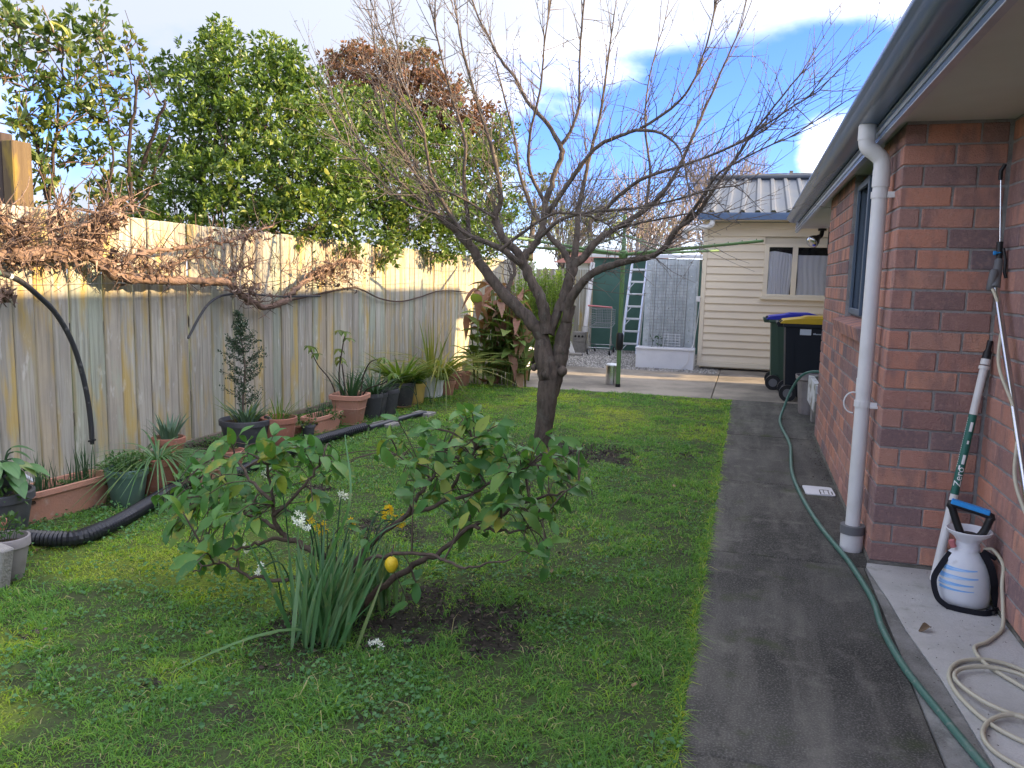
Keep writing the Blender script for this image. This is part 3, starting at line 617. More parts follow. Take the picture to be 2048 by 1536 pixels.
# downpipe with its swan neck
dp = G(); PX, PY = .607, 4.47
neck = spline([(.525, PY, 2.206), (.525, PY, 2.135), (.535, PY, 2.095), (.572, PY, 2.066), (.600, PY, 2.035), (PX, PY, 1.995), (PX, PY, 1.90)], 5)
dp.tube(neck, [.0395]*len(neck), 18); dp.tube([(PX, PY, 1.90), (PX, PY, .07)], .037, 18)
for (z0, z1, r_) in ((1.90, 1.985, .0415), (.86, .93, .0395)): dp.tube([(PX, PY, z0), (PX, PY, z1)], r_, 18)
dp.tube([(.525, PY, 2.13), (.525, PY, 2.2)], .0425, 18)
pipe = dp.make('downpipe', M['pvc'], house, 40)
q = G(); q.tube([(PX, PY, .105), (PX, PY, .150)], .062, 20); q.make('pipe_collar', M['greyplastic'], pipe, 40)
q = G(); q.tube([(PX, PY, .012), (PX, PY, .104)], .057, 20); q.make('pipe_socket', M['pvc'], pipe, 40)
for z in (1.86, .80):
    q = G(); q.tube([(PX, PY, z-.016), (PX, PY, z+.016)], .0425, 18); q.box(PX+.03, XL-.0, PY-.045, PY-.041, z-.014, z+.014); q.box(PX+.028, XL+.002, PY-.058, PY-.046, z-.016, z-.004)
    if z < 1: q.tube([(PX+.045*math.cos(t)-.045, PY+.02, z+.055*math.sin(t)) for t in [i*.35+1.3 for i in range(11)]], .004, 6)
    q.make('pipe_bracket', M['pvc'], pipe, 40)
# flood lamp below the far end of the eave
fp = ay(1645, 457, 11.6)
lamp = thing('flood_light', 'black floodlight with clear bulb hung below far end of the eave', 'floodlight', fp)
q = G(); q.lathe([(.055, -.03), (.055, 0)], 14, fp); q.tube([fp+Vector((0, 0, -.03)), fp+Vector((-.01, -.03, -.09)), fp+Vector((-.05, -.07, -.13))], .028, 10); q.make('bracket', M['black'], lamp, 40)
a = fp+Vector((-.04, -.06, -.11)); b = fp+Vector((-.13, -.16, -.19)); q = G(); q.tube([a, a.lerp(b, .25), a.lerp(b, .6), b], [.03, .04, .07, .085], 16); q.make('lamp_shade', M['black'], lamp, 50)
q = G(); q.tube([b+(b-a)*.005, b+(b-a)*.12, b+(b-a)*.2], [.08, .07, .03], 16); q.make('bulb', M['steel'], lamp, 50)
q = G(); q.tube([fp+Vector((.10, .02, .03)), fp+Vector((.10, .02, -.28))], .022, 8); q.make('conduit', M['black'], lamp)

# ================================================================== CREAM SHED
SY = 13.45
shed = thing('weatherboard_shed', 'cream weatherboard shed with grey corrugated roof and curtained window', 'shed', (.3, SY, 0))
G().box(-.70, 6.0, SY+.03, 16.8, .03, 2.36).make('wall', M['cream'], shed)
SXL, SXR, z, k = -.665, 6.0, .13, 0
WX0, WX1, WZ0, WZ1 = .215, 1.50, 1.215, 2.04
def wboard(x0, x1, z0, z1):
    G().extr([(SY-.004, z0), (SY-.028, z0), (SY-.030, z0+.006), (SY-.008, z1), (SY-.002, z1)], x0, x1, 'x').make('weatherboard', M['cream'], shed)
while z < 2.34:
    z1 = min(z+.122, 2.37)
    if z+.119 > WZ0 and z < WZ1:
        wboard(SXL, WX0, z, z1); wboard(WX1, SXR, z, z1)
    else: wboard(SXL, SXR, z, z1)
    z += .119
q = G(); q.box(-.735, -.667, SY-.035, SY+.03, .06, 2.40, .003); q.make('corner_trim', M['creamtrim'], shed)
q = G(); q.box(-.70, 6, SY-.04, SY-.0, .055, .128, .003); q.make('base_board', M['creamtrim'], shed)
q = G()
for b_ in ((WX0, WX0+.07, SY-.055, SY, WZ0, WZ1), (WX1-.07, WX1, SY-.055, SY, WZ0, WZ1), (WX0+.07, WX1-.07, SY-.055, SY, WZ1-.05, WZ1), (WX0-.03, WX1+.03, SY-.075, SY-.002, WZ0-.045, WZ0-.001), (WX0+.07, WX1-.07, SY-.05, SY, WZ0, WZ0+.04), (.635, .715, SY-.05, SY, WZ0+.04, WZ1-.05)): q.box(*b_, .003)
sw = q.make('window', M['creamtrim'], shed)
for (a, b) in ((WX0+.07, .635), (.715, WX1-.07)):
    G().box(a, b, SY-.028, SY-.024, WZ0+.04, WZ1-.05).make('pane', M['glass'], sw)
G().box(WX0, WX1, SY+.0, SY+.029, WZ0, WZ1).make('dark_backing', M['dark'], shed)  # dark sheet painted as the shade inside the shed
def shedcurtain(x0, x1, zt, tilt):
    n = 40; vs = []
    for k in range(7):
        for i in range(n+1):
            t = i/n; zz = WZ0+.04 + (zt - WZ0-.04)*k/6 + tilt*(k/6)*(abs(t-.25)*.5)
            vs.append((x0+(x1-x0)*t + .012*math.sin(k*.8+t*5), SY-.012+.006*math.sin(i*1.3+.3*k), zz))
    fs = [(k*(n+1)+i, k*(n+1)+i+1, (k+1)*(n+1)+i+1, (k+1)*(n+1)+i) for k in range(6) for i in range(n)]
    G().add(vs, fs).make('curtain', M['curtain'], shed, 70)
shedcurtain(WX0+.07, .63, 1.93, -.12); shedcurtain(.72, WX1-.07, 1.87, 0)
# roof: trough and rib sheets
rs = G(); pts = []; x = -.80
while x < 6.2:
    pts += [(x, 0), (x+.135, 0), (x+.160, .035), (x+.205, .035)]; x += .230
E0, E1 = (13.12, 2.50), (15.9, 3.33)
vs = [(a, E0[0], E0[1]+b) for a, b in pts] + [(a, E1[0], E1[1]+b) for a, b in pts]; n = len(pts)
rs.add(vs, [(i, i+1, n+i+1, n+i) for i in range(n-1)]); rs.add([(-.80, 15.9, 3.33), (6.2, 15.9, 3.33), (6.2, 18.6, 2.5), (-.8, 18.6, 2.5)], [(0, 1, 2, 3)])
rs.make('roof_sheet', M['shedroof'], shed)
q = G(); q.tube([(-.82, 15.9, 3.375), (6.2, 15.9, 3.375)], .05, 10); q.make('ridge_cap', M['shedroof'], shed, 50)
G().extr([(13.02, 2.385), (13.13, 2.385), (13.13, 2.50), (13.12, 2.50), (13.12, 2.395), (13.03, 2.395), (13.03, 2.48), (13.01, 2.49), (13.01, 2.47)], -.82, 6.1, 'x').make('gutter', M['gutter'], shed)
G().box(-.78, 6.1, 13.135, 13.41, 2.385, 2.40).make('soffit', M['creamtrim'], shed)
q = G(); q.add([(-.74, 13.14, 2.40), (-.74, 15.9, 2.40), (-.74, 15.9, 3.31), (-.74, 13.14, 2.49)], [(0, 1, 2, 3)]); q.make('gable', M['cream'], shed)
e = spline([(-.60, 13.08, 2.39), (-.60, 13.08, 2.33), (-.64, 13.10, 2.29), (-.80, 13.14, 2.27), (-.98, 13.2, 2.25), (-1.02, 13.25, 2.20), (-1.02, 13.25, 2.1)], 5)
q = G(); q.tube(e, .042, 12); q.make('downpipe', M['pvc'], shed, 50)

# ================================================================== BOARD FENCE
FX = -4.24
fence = thing('paling_fence', 'tall weathered grey paling fence with yellow lichen along the left of the garden', 'fence', (FX, 8, 0))
y = .9; fcache = {}
edges_y = []
while y < 16.05:
    wd = random.choice([.128, .136, .142, .148, .132]); wdk = wd
    if wdk not in fcache:
        q = G(); q.obox(Vector((0, 0, 0)), Matrix.Identity(3), .010, wd/2, .885, .006); me = bpy.data.meshes.new('board'); me.from_pydata(q.v, [], q.f); fcache[wdk] = me
    top = 1.765 - .0022*(y-4) + U(-.006, .006)
    o = place('board', fcache[wdk], M['board'], fence, (FX-.010+U(-.009, .006), y+wd/2, top-.885)); o.rotation_euler = (U(-.004, .004), 0, U(-.03, .03))
    y += wd + U(.005, .011)
for z in (.35, .95, 1.5): G().box(FX-.075, FX-.028, .8, 16.1, z, z+.09).make('rail', M['wood'], fence)
yy = 2.6
while yy < 16: G().box(FX-.17, FX-.077, yy, yy+.09, 0, 1.72).make('post', M['wood'], fence); yy += 2.4
G().box(FX-.03, FX+.03, .9, 16, -.05, .05).make('footing_board', M['wood'], fence)
tp = ax(3, 300, -4.42)
post = thing('timber_post', 'tall sunlit timber post standing behind the near fence top', 'post', (-4.42, 4.1, 0))
G().box(-4.47, -4.38, 3.99, 4.13, 0, 2.17, .006).make('upright', M['post'], post)
G().box(-4.66, -4.48, 4.00, 4.09, 1.6, 2.22, .006).make('brace', M['darkwood'], post)
fence2 = thing('return_fence', 'grey paling fence facing the camera beyond the rosemary bush', 'fence', (-3.7, 16.1, 0))
x = -4.2
while x < -3.12:
    q = G(); q.box(x, x+.125, 16.09, 16.11, 0, 1.62+U(-.01, .01), .003); q.make('board', M['board'], fence2); x += .133
G().box(-4.2, -3.1, 16.112, 16.16, 1.3, 1.39).make('rail', M['wood'], fence2)

# ================================================================== NEIGHBOURING BUILDINGS AND DISTANCE
nh = thing('white_house', 'white weatherboard house glimpsed through the sparse shrubs beyond the fence', 'house', (-13, 10, 0))
for z in range(21): G().extr([(-10.99, .2+z*.15), (-11.03, .2+z*.15), (-11.0, .35+z*.15)], 2, 10.0, 'y').make('weatherboard', M['cream2'], nh)
G().box(-17, -11.04, 2, 10.0, 0, 3.4).make('wall', M['cream2'], nh)
q = G(); q.add([(-10.6, 1.5, 3.45), (-10.6, 10.5, 3.45), (-14, 10.5, 4.2), (-14, 1.5, 4.2), (-17.5, 10.5, 3.45), (-17.5, 1.5, 3.45)], [(0, 1, 2, 3), (3, 2, 4, 5)]); q.make('roof', M['roof'], nh)
rh = thing('red_roofed_house', 'low white house with a red roof far behind the green shed', 'house', (-5, 27, 0))
G().box(-5.6, -2.6, 25, 30, 0, 1.95).make('wall', M['white'], rh)
q = G(); q.add([(-5.9, 24.6, 1.93), (-2.3, 24.6, 1.93), (-2.7, 27.5, 2.45), (-5.5, 27.5, 2.45)], [(0, 1, 2, 3)]); q.make('roof', M['redtile'], rh)
pc = ay(1582, 352, 60)
pp = thing('power_pole', 'distant power pole with crossarm rising behind the shed roof', 'power pole', (pc.x, 60, 0))
G().box(pc.x-.12, pc.x+.12, 59.9, 60.1, 0, pc.z+.35).make('pole', M['wood'], pp)
G().box(pc.x-.95, pc.x+.95, 59.78, 59.89, pc.z-.05, pc.z+.10).make('crossarm', M['wood'], pp)
q = G()
for dx in (-.85, -.3, .4, .85): q.tube([(pc.x+dx, 59.8, pc.z+.16), (pc.x+dx+30, 66, pc.z-.2)], .022, 4); q.tube([(pc.x+dx, 59.8, pc.z+.16), (pc.x+dx-25, 66, pc.z+.4)], .022, 4)
q.make('cable', M['wire'], pp)

# green garden shed behind
gs = thing('green_shed', 'dark green metal garden shed at the back of the gravel', 'shed', (-2.2, 16.6, 0))
G().box(-3.05, -.9, 16.25, 18, 0, 1.86).make('wall', M['greenpaint'], gs)
q = G(); q.extr([(16.10, 1.87), (16.10, 1.93), (18.1, 2.02), (18.1, 1.96)], -3.1, -.85, 'x'); q.make('roof', M['alu'], gs)
wp = thing('white_drainpipe', 'white drainpipe leaning between grey fence and green shed', 'drainpipe', (-3.1, 15.7, 0))
q = G(); q.tube([(-3.03, 15.55, .5), (-2.99, 15.9, 1.75)], .045, 12); q.make('pipe', M['pvc'], wp, 40)
q = G(); q.tube([(-3.03, 15.55, .5), (-3.03, 15.55, .40)], .055, 12); q.make('pipe_socket', M['pvc'], wp, 40)
bl = thing('concrete_block', 'grey hollow concrete block standing under the white drainpipe', 'block', (-3.12, 15.35, 0))
q = G(); q.box(-3.22, -2.98, 15.3, 15.5, 0, .2, .004); q.box(-3.22, -2.98, 15.3, 15.5, .204, .40, .004); q.make('block', M['block'], bl)
q = G()
for k in range(3): q.tube([(-3.17+k*.07, 15.296, .32), (-3.17+k*.07, 15.299, .32)], .022, 12)
q.make('dark_core_disc', M['dark'], bl)  # flat dark discs painted as the shade of core holes
for k, (x, t, nm, mm_) in enumerate(((-3.42, .35, 'brown board leaning on the grey fence beside a pale one', 'wood'), (-3.30, .30, 'pale board leaning beside the concrete block', 'pvc'))):
    lb = thing('leaning_board', nm, 'board', (x, 15.1, 0))
    mtb = Matrix.Rotation(R(-24), 3, 'Y') @ Matrix.Rotation(R(-10), 3, 'X')
    q = G(); q.obox(Vector((x+.04, 15.05-.05*k, .29)), mtb, .045 if k else .07, .012, .32, .003); q.make('board', M[mm_], lb)
bs = thing('flat_paver', 'flat pale paver lying on the gravel by the leaning boards', 'paver', (-2.95, 14.6, 0))
G().box(-3.2, -2.9, 14.55, 14.75, 0, .05, .006).make('paver', M['block'], bs)

# ================================================================== YARD THINGS: far end
LA = Vector((-2.27, 15.72, 0))
lad = thing('stepladder', 'silver aluminium stepladder leaning on the green shed', 'ladder', LA)
def lp(t, u): return Vector((-2.31+.09*t+u*(.30-.02*t), 15.55+.5*t, 1.80*t))
for u in (0, 1):
    q = G(); a, b = lp(0, u), lp(1, u); d = (b-a).normalized(); mt = Matrix((Vector((1, 0, 0)), d.cross(Vector((1, 0, 0))).normalized(), d)).transposed()
    q.obox((a+b)/2, mt, .018, .03, (b-a).length/2, .003); q.make('rail', M['alu'], lad)
for k in range(7):
    t = .11+k*.133; q = G(); a, b = lp(t, 0), lp(t, 1); q.box(a.x, b.x, a.y-.045, a.y+.03, a.z-.018, a.z+.018, .003)
    q.make('step', M['alu'], lad)
    if k in (0, 2, 3, 5): q = G(); q.tube([lp(t-.07, .02)-Vector((0, .03, 0)), lp(t-.012, .3)-Vector((0, .03, 0))], .008, 6); q.make('brace', M['alu'], lad)
# rear frame of the folded ladder
q = G(); q.tube([(-2.37, 15.80, 0), (-2.25, 16.1, 1.72)], .018, 8); q.tube([(-2.0, 15.80, 0), (-1.94, 16.1, 1.72)], .018, 8); q.make('rear_frame', M['alu'], lad)

TR = Vector((-2.65, 15.2, 0)); tro = thing('shopping_trolley', 'wire shopping trolley with red handle parked before the green shed', 'trolley', TR)
q = G(); W0, W1 = -2.88, -2.44
q.tube([(W0-.01, 15.02, .93), (W1+.01, 15.02, .905)], .017, 10); q.make('handle', M['red'], tro, 50)
def tp_(u, v, z):   # u across, v depth, basket narrows to the front
    return Vector((W0+.02+u*(.42-.05*v)+.02*v, 15.06+v*.62, z))
q = G()
for i in range(13):
    u = i/12; q.tube([tp_(u, 0, .52), tp_(u, 0, .88)], .003, 4); q.tube([tp_(u, 1, .58), tp_(u, 1, .84)], .003, 4); q.tube([tp_(u, 0, .52), tp_(u, 1, .58)], .003, 4)
for i in range(8):
    t = i/7
    q.tube([tp_(0, 0, .52+.36*t), tp_(1, 0, .52+.36*t), tp_(1, 1, .58+.26*t), tp_(0, 1, .58+.26*t), tp_(0, 0, .52+.36*t)], .0035 if 0 < i < 7 else .008, 5)
q.make('basket', M['wire'], tro)
q = G()
for u in (0, 1): q.tube([tp_(u, 0, .92), tp_(u, -.02, .5), tp_(u, -.08, .30), tp_(u, -.10, .14)], .010, 8); q.tube([tp_(u, -.05, .42), tp_(u, .3, .20), tp_(u, 1.0, .15)], .010, 8); q.tube([tp_(u, 0.15, .52), tp_(u, .1, .18)], .008, 8)
q.tube([tp_(0, -.10, .14), tp_(1, -.10, .14)], .009, 8); q.tube([tp_(0, 1, .15), tp_(1, 1, .15)], .009, 8)
q.make('frame', M['steel'], tro, 50)
for u in (0, 1):
    for v in (-.10, 1.0):
        c = tp_(u, v, .062); q = G(); q.tube([c+Vector((-.014, 0, 0)), c+Vector((.014, 0, 0))], .060, 16); wh = q.make('wheel', M['black'], tro, 40)
        q = G(); q.tube([c+Vector((-.017, 0, 0)), c+Vector((.017, 0, 0))], .034, 12); q.make('rim', M['alu'], wh, 40)

# white planter with galvanised sheet and mesh
pl = thing('planter_box', 'long white planter box on the patio edge beside the cream shed', 'planter', (-1.24, 13.25, 0))
q = G()
for b_ in ((-1.70, -.775, 13.12, 13.145, .008, .345), (-1.70, -.775, 13.42, 13.445, .008, .345), (-1.70, -1.675, 13.145, 13.42, .008, .345), (-.80, -.775, 13.145, 13.42, .008, .345)): q.box(*b_)
q.box(-1.712, -.763, 13.10, 13.13, .315, .352, .006); q.make('trough', M['white'], pl)
G().box(-1.675, -.80, 13.145, 13.42, .2, .30).make('soil', M['soil'], pl)
q = G()
for i in range(3):
    st = Vector((-1.48+.1*i, 13.3, .3)); tt = spline([st, st+Vector((.02, 0, .12)), st+Vector((-.03+.04*i, -.02, .26))], 4); q.tube(tt, .003, 5)
stt = q.make('stem', M['strapdark'], pl)
lm = leafmesh('leaf', .05, .03, M['strapdark'])
for i in range(16): leafobj(lm, pl, (-1.48+U(-.03, .22), 13.29+U(-.03, .02), .32+U(0, .22)), rv(), (0, -.5, 1))
gp_ = thing('galvanised_panel', 'ribbed galvanised steel sheet standing behind the white planter', 'panel', (-1.23, 13.55, 0))
pr = []; x = -1.665
prof = []
for k in range(5):
    prof += [(x, 0), (x+.125, 0), (x+.135, -.022), (x+.165, -.022), (x+.174, 0)]; x += .174
q = G(); n = len(prof); vs = [(a, 13.60+b, .02) for a, b in prof]+[(a+.01, 13.66+b, 1.78) for a, b in prof]; q.add(vs, [(i, i+1, n+i+1, n+i) for i in range(n-1)])
q.make('sheet', M['galv'], gp_)
q = G()
for z in range(9):
    for k in range(5): q.tube([(-1.60+k*.174, 13.595+.03*z/8, .25+z*.18), (-1.60+k*.174, 13.588+.03*z/8, .25+z*.18)], .010, 8)
q.make('screw', M['steel'], gp_)
ms = thing('mesh_trellis', 'grey welded wire mesh trellis fixed upright in front of the galvanised sheet', 'trellis', (-1.23, 13.5, 0))
q = G(); NX, NZ = 11, 27
for i in range(NX): x = -1.545+.575*i/(NX-1); q.tube([(x, 13.47, .29), (x+.01, 13.53, 1.70)], .0032, 4)
for k in range(NZ): z = .31+k*(1.37/(NZ-1)); q.tube([(-1.56, 13.47+.06*(z-.3)/1.4-.006, z), (-.955, 13.47+.06*(z-.3)/1.4-.006, z)], .0032, 4)
q.make('wire_mesh', M['wire'], ms)
rk = thing('wire_rack', 'small white wire rack standing in the planter against the trellis', 'rack', (-1.1, 13.4, .3))
q = G()
for k in range(6): z = .33+k*.045; q.tube([(-1.30, 13.40, z), (-1.02, 13.40, z)], .004, 4)
for x in (-1.29, -1.22, -1.10, -1.03): q.tube([(x, 13.405, .30), (x, 13.405, .56)], .004, 4)
q.make('wire_mesh', M['white'], rk)
q = G(); q.tube(spline([(-.735, 13.40, 1.12), (-.75, 13.38, .9), (-.80, 13.36, .45), (-.82, 13.2, .36), (-.84, 13.11, .33), (-.86, 13.10, .15), (-.96, 13.09, .02)], 6), .006, 6)
tag(q.make('white_cable', M['pvc'], None, 50), 'thin white cable hanging beside the shed corner and over the planter', 'cable')
q = G(); q.box(-.80, -.735, 13.36, 13.42, 1.10, 1.19, .006); tag(q.make('outdoor_socket', M['pvc']), 'white outdoor socket box on the shed corner above the cable', 'socket')

# rotary clothesline
CX, CYY = -1.585, 10.53
cl = thing('rotary_clothesline', 'green rotary clothesline with sloping arms standing on the patio', 'clothesline', (CX, CYY, 0))
q = G(); q.tube([(CX, CYY, .03), (CX, CYY, 1.95)], .029, 14); q.make('pole', M['polegreen'], cl, 40)
q = G(); q.tube([(CX, CYY, 1.7), (CX, CYY, 2.26)], .020, 12); q.make('mast', M['polegreen'], cl, 40)
q = G(); q.lathe([(.034, .50), (.047, .53), (.047, .70), (.036, .73)], 16, (CX, CYY, 0)); q.make('winder_sleeve', M['black'], cl, 40)
q = G(); q.lathe([(.034, 0.009), (.034, .05), (.028, .051)], 14, (CX, CYY, 0)); q.make('foot_socket', M['black'], cl, 40)
q = G(); q.lathe([(.05, 1.70), (.06, 1.72), (.06, 1.78), (.04, 1.80)], 14, (CX, CYY, 0)); q.make('hub', M['polegreen'], cl, 40)
arms = []
for ang in (-33.5, 56.5, 146.5, 236.5):
    d = Vector((math.cos(R(ang)), math.sin(R(ang)), 0)); a = Vector((CX, CYY, 1.745)); b = a+d*2.05+Vector((0, 0, .135)); arms.append((a, b))
    q = G(); q.tube([a, b], [.021, .017], 10); arm = q.make('arm', M['polegreen'], cl, 40)
    q = G(); q.tube([a+d*.75+Vector((0, 0, .06)), Vector((CX, CYY, 2.0))], .007, 6); q.make('stay', M['polegreen'], arm)
    q = G()
    for k in range(7): c = a.lerp(b, .42+.09*k); q.tube([c+Vector((0, 0, -.01)), c+Vector((0, 0, .03))], .006, 6)
    q.make('line_hook', M['polegreen'], arm)
q = G()
for k in range(7):
    t = .42+.09*k
    for i in range(4):
        p0 = arms[i][0].lerp(arms[i][1], t)+Vector((0, 0, .024)); p1 = arms[(i+1) % 4][0].lerp(arms[(i+1) % 4][1], t)+Vector((0, 0, .024)); md = (p0+p1)/2-Vector((0, 0, .02))
        q.tube([p0, md, p1], .0018, 3, False)
q.make('line', M['wire'], cl)
sb = thing('pedal_bin', 'small round stainless steel bin behind the foot of the clothesline', 'bin', (-1.70, 10.78, 0))
q = G(); q.lathe([(.088, .009), (.092, .012), (.092, .262)], 26, (-1.70, 10.78, 0)); q.make('body', M['steel'], sb, 40)
q = G(); q.lathe([(.096, .262), (.097, .275), (.085, .288), (.02, .293)], 26, (-1.70, 10.78, 0)); q.make('lid', M['alu'], sb, 40)
q = G(); q.box(-1.625, -1.60, 10.70, 10.73, .20, .285, .004); q.make('hinge', M['black'], sb)
# white pot glimpsed right of the cannas
wpz = thing('white_pot', 'tall white pot in sunlight between the cannas and the bare tree trunk', 'pot', (-3.28, 12.0, 0))
q = G(); q.lathe([(.10, 0.009), (.13, .30), (.145, .31), (.145, .37), (.13, .37), (.12, .32)], 24, (-3.28, 12.0, 0)); q.make('pot', M['white'], wpz, 40)

# ---- wheelie bins
def wheelie(x, y, body, lid, label):
    t = thing('wheelie_bin', label, 'wheelie bin', (x, y, 0), 'wheelie bins beside the brick house')
    q = G(); hx, hy = .33, .28
    # handle side is -x, wheels under it
    prof = [(-.30, .16), (-.34, .93), (.36, .93), (.26, .04), (-.14, .04)]
    vs = []
    for sg in (-1, 1):
        for (a, z) in prof: vs.append((x+a, y+sg*(.21+.07*z/.93), z))
    n = 5; q.add(vs, [(0, 1, 2, 3, 4), (9, 8, 7, 6, 5)]+[(i, n+i, n+(i+1) % n, (i+1) % n) for i in range(n)]); q.make('body', M[body], t)
    q = G(); q.box(x-.37, x+.385, y-.305, y+.305, .90, .945, .012); q.make('rim', M[body], t)
    q = G()
    for sg in (-1, 1): q.box(x-.43, x-.36, y+sg*.2-.02, y+sg*.2+.02, .90, .955, .005)
    q.tube([(x-.425, y-.24, .945), (x-.425, y+.24, .945)], .018, 10); q.make('handle', M[body], t, 40)
    q = G(); top = [(-.40, .955), (-.36, .985), (-.10, 1.02), (.12, 1.025), (.36, .985), (.42, .96), (.42, .948), (-.40, .946)]
    q.extr([(x+a, z) for a, z in top], y-.30, y+.30); ld = q.make('lid', M[lid], t, 30)
    q = G(); q.extr([(x-.24, .99), (x-.10, 1.035), (x+.14, 1.04), (x+.30, 1.0)], y-.20, y+.20); q.make('lid_panel', M[lid], ld, 30)
    q = G()
    for sg in (-1, 1): q.tube([(x-.385, y+sg*.17-.03, .958), (x-.385, y+sg*.17+.03, .958)], .022, 10)
    q.make('hinge', M['black'], t, 40)
    for sg in (-1, 1):
        c = Vector((x-.27, y+sg*.275, .105)); q = G(); q.tube([c+Vector((0, -.028, 0)), c+Vector((0, .028, 0))], .10, 22); wh = q.make('wheel', M['black'], t, 40)
        q = G(); q.tube([c+Vector((0, -.031, 0)), c+Vector((0, .031, 0))], .055, 16); q.make('rim', M['greyplastic'], wh, 40)
    q = G()   # moulded side flutes
    for sg in (-1, 1):
        for a in (-.27, .27): q.add([(x+a*.78-.02, y+sg*(.235), .2), (x+a*.78+.02, y+sg*.235, .2), (x+a+.02, y+sg*.288, .9), (x+a-.02, y+sg*.288, .9)], [(0, 1, 2, 3)])
    q.make('rib', M[body], t)
    return t
wb1 = wheelie(.80, 10.45, 'binblack', 'lidyellow', 'black wheelie bin with yellow lid nearest the brick house corner')
wb2 = wheelie(.66, 11.48, 'bingreen', 'lidblue', 'dark green wheelie bin with blue lid behind the black one')
yb = 10.45-.283
q = G(); q.quad((.625, yb-.0005, .815), (.752, yb-.0005, .815), (.752, yb-.0025, .885), (.625, yb-.0025, .885)); q.make('sticker', M['sticker'], wb1)
q = G()
for a in range(6):
    x0 = .778+.015*a; q.box(x0, x0+.010, yb-.004, yb-.0015, .823, .823+random.choice([.011, .018, .013]))
q.make('printed_mark', M['sticker'], wb1)

# ---- grey ribbed tub, concrete wash tub, bucket
gb = thing('ribbed_bin', 'grey ribbed plastic bin standing by the old wash tub', 'bin', (.76, 9.28, 0))
q = G(); n = 64; vs = []; fs = []
for (r_, z, fl_) in ((.145, .012, .3), (.150, .03, 1), (.178, .37, 1), (.182, .385, 0), (.200, .39, 0), (.202, .43, 0), (.190, .43, 0), (.17, .36, 0), (.14, .05, 0)):
    for j in range(n):
        a = 2*math.pi*j/n; k = 1+.022*fl_*math.cos(a*16); ca, sa = math.cos(a), math.sin(a); kk = (abs(ca)**3+abs(sa)**3)**(-1/3)
        vs.append((.76+r_*k*ca*kk, 9.28+r_*k*sa*kk, z))
fs = [(i*n+j, i*n+(j+1) % n, (i+1)*n+(j+1) % n, (i+1)*n+j) for i in range(8) for j in range(n)]+[tuple(range(8*n, 9*n)), tuple(range(n))[::-1]]
q.add(vs, fs); q.make('body', M['potlight'], gb, 60)
wt = thing('wash_tub', 'old concrete wash tub with flaking white paint beside the brick corner', 'wash tub', (.95, 8.45, 0))
q = G(); T0, T1, Z0, Z1 = .665, 1.15, .21, .47
for b_ in ((T0, T1, 7.97, 8.02, Z0, Z1), (T0, T1, 8.86, 8.91, Z0, Z1), (T0, T0+.05, 8.02, 8.86, Z0, Z1), (T1-.05, T1, 8.02, 8.86, Z0, Z1), (T0+.05, T1-.05, 8.02, 8.86, Z0, Z0+.05)): q.box(*b_)
q.make('basin', M['flaky'], wt)
q = G(); q.box(T0+.05, T1-.05, 8.02, 8.86, .30, .31); q.make('board', M['greyplastic'], wt)
for yy in (8.02, 8.62):
    q = G(); q.box(.70, 1.12, yy, yy+.19, .012, .205, .005); q.make('support_block', M['block'], wt)
cpi = thing('clay_pipe', 'short broken clay pipe end lying under the wash tub', 'pipe', (.72, 7.95, .05))
q = G(); q.tube([(.735, 7.87, .06), (.735, 8.0, .06)], .045, 14); q.make('pipe', M['terradark'], cpi, 40)
bk = thing('metal_bucket', 'metal bucket with wire handle on the wash tub rim', 'bucket', (.93, 8.80, .47))
q = G(); q.lathe([(.085, .475), (.115, .66), (.122, .668), (.122, .675), (.112, .672), (.085, .49)], 22, (.90, 8.80, 0)); q.make('body', M['galv'], bk, 40)
q = G(); q.tube([(.90+.118*math.cos(a), 8.80+.02*math.sin(a), .67+.12*math.sin(a)) for a in [i*math.pi/14 for i in range(15)]], .004, 6); q.make('handle', M['alu'], bk)

# ---- garden hose
gh = [(.98, 8.72, .535), (.80, 8.72, .53), (.68, 8.78, .52), (.585, 8.85, .46), (.50, 8.9, .30), (.43, 8.83, .10), (.395, 8.6, .026), (.395, 8.1, .026), (.42, 7.6, .026), (.43, 7.14, .026), (.405, 6.55, .026), (.395, 6.03, .026), (.425, 5.4, .026), (.48, 4.82, .026), (.55, 4.35, .026), (.575, 4.15, .03), (.61, 3.72, .031), (.605, 3.4, .030), (.63, 3.05, .03), (.69, 2.72, .03), (.745, 2.45, .03), (.83, 2.1, .03), (.88, 1.6, .03), (.85, 1.0, .03)]
ho = thing('garden_hose', 'long green garden hose running along the path from the wash tub', 'hose', (.45, 6, 0))
q = G(); q.tube(spline(gh, 8), .0135, 10); q.make('hose', M['greenhose'], ho, 60)
q = G(); q.tube([(.88, 8.72, .533), (.98, 8.72, .536)], .02, 10); q.make('connector', M['red'], ho, 40)
q = G(); q.tube([(.98, 8.72, .536), (1.05, 8.72, .54)], .024, 10); q.tube([(1.05, 8.72, .54), (1.05, 8.72, .47)], .015, 8); q.make('tap', M['wire'], ho, 40)

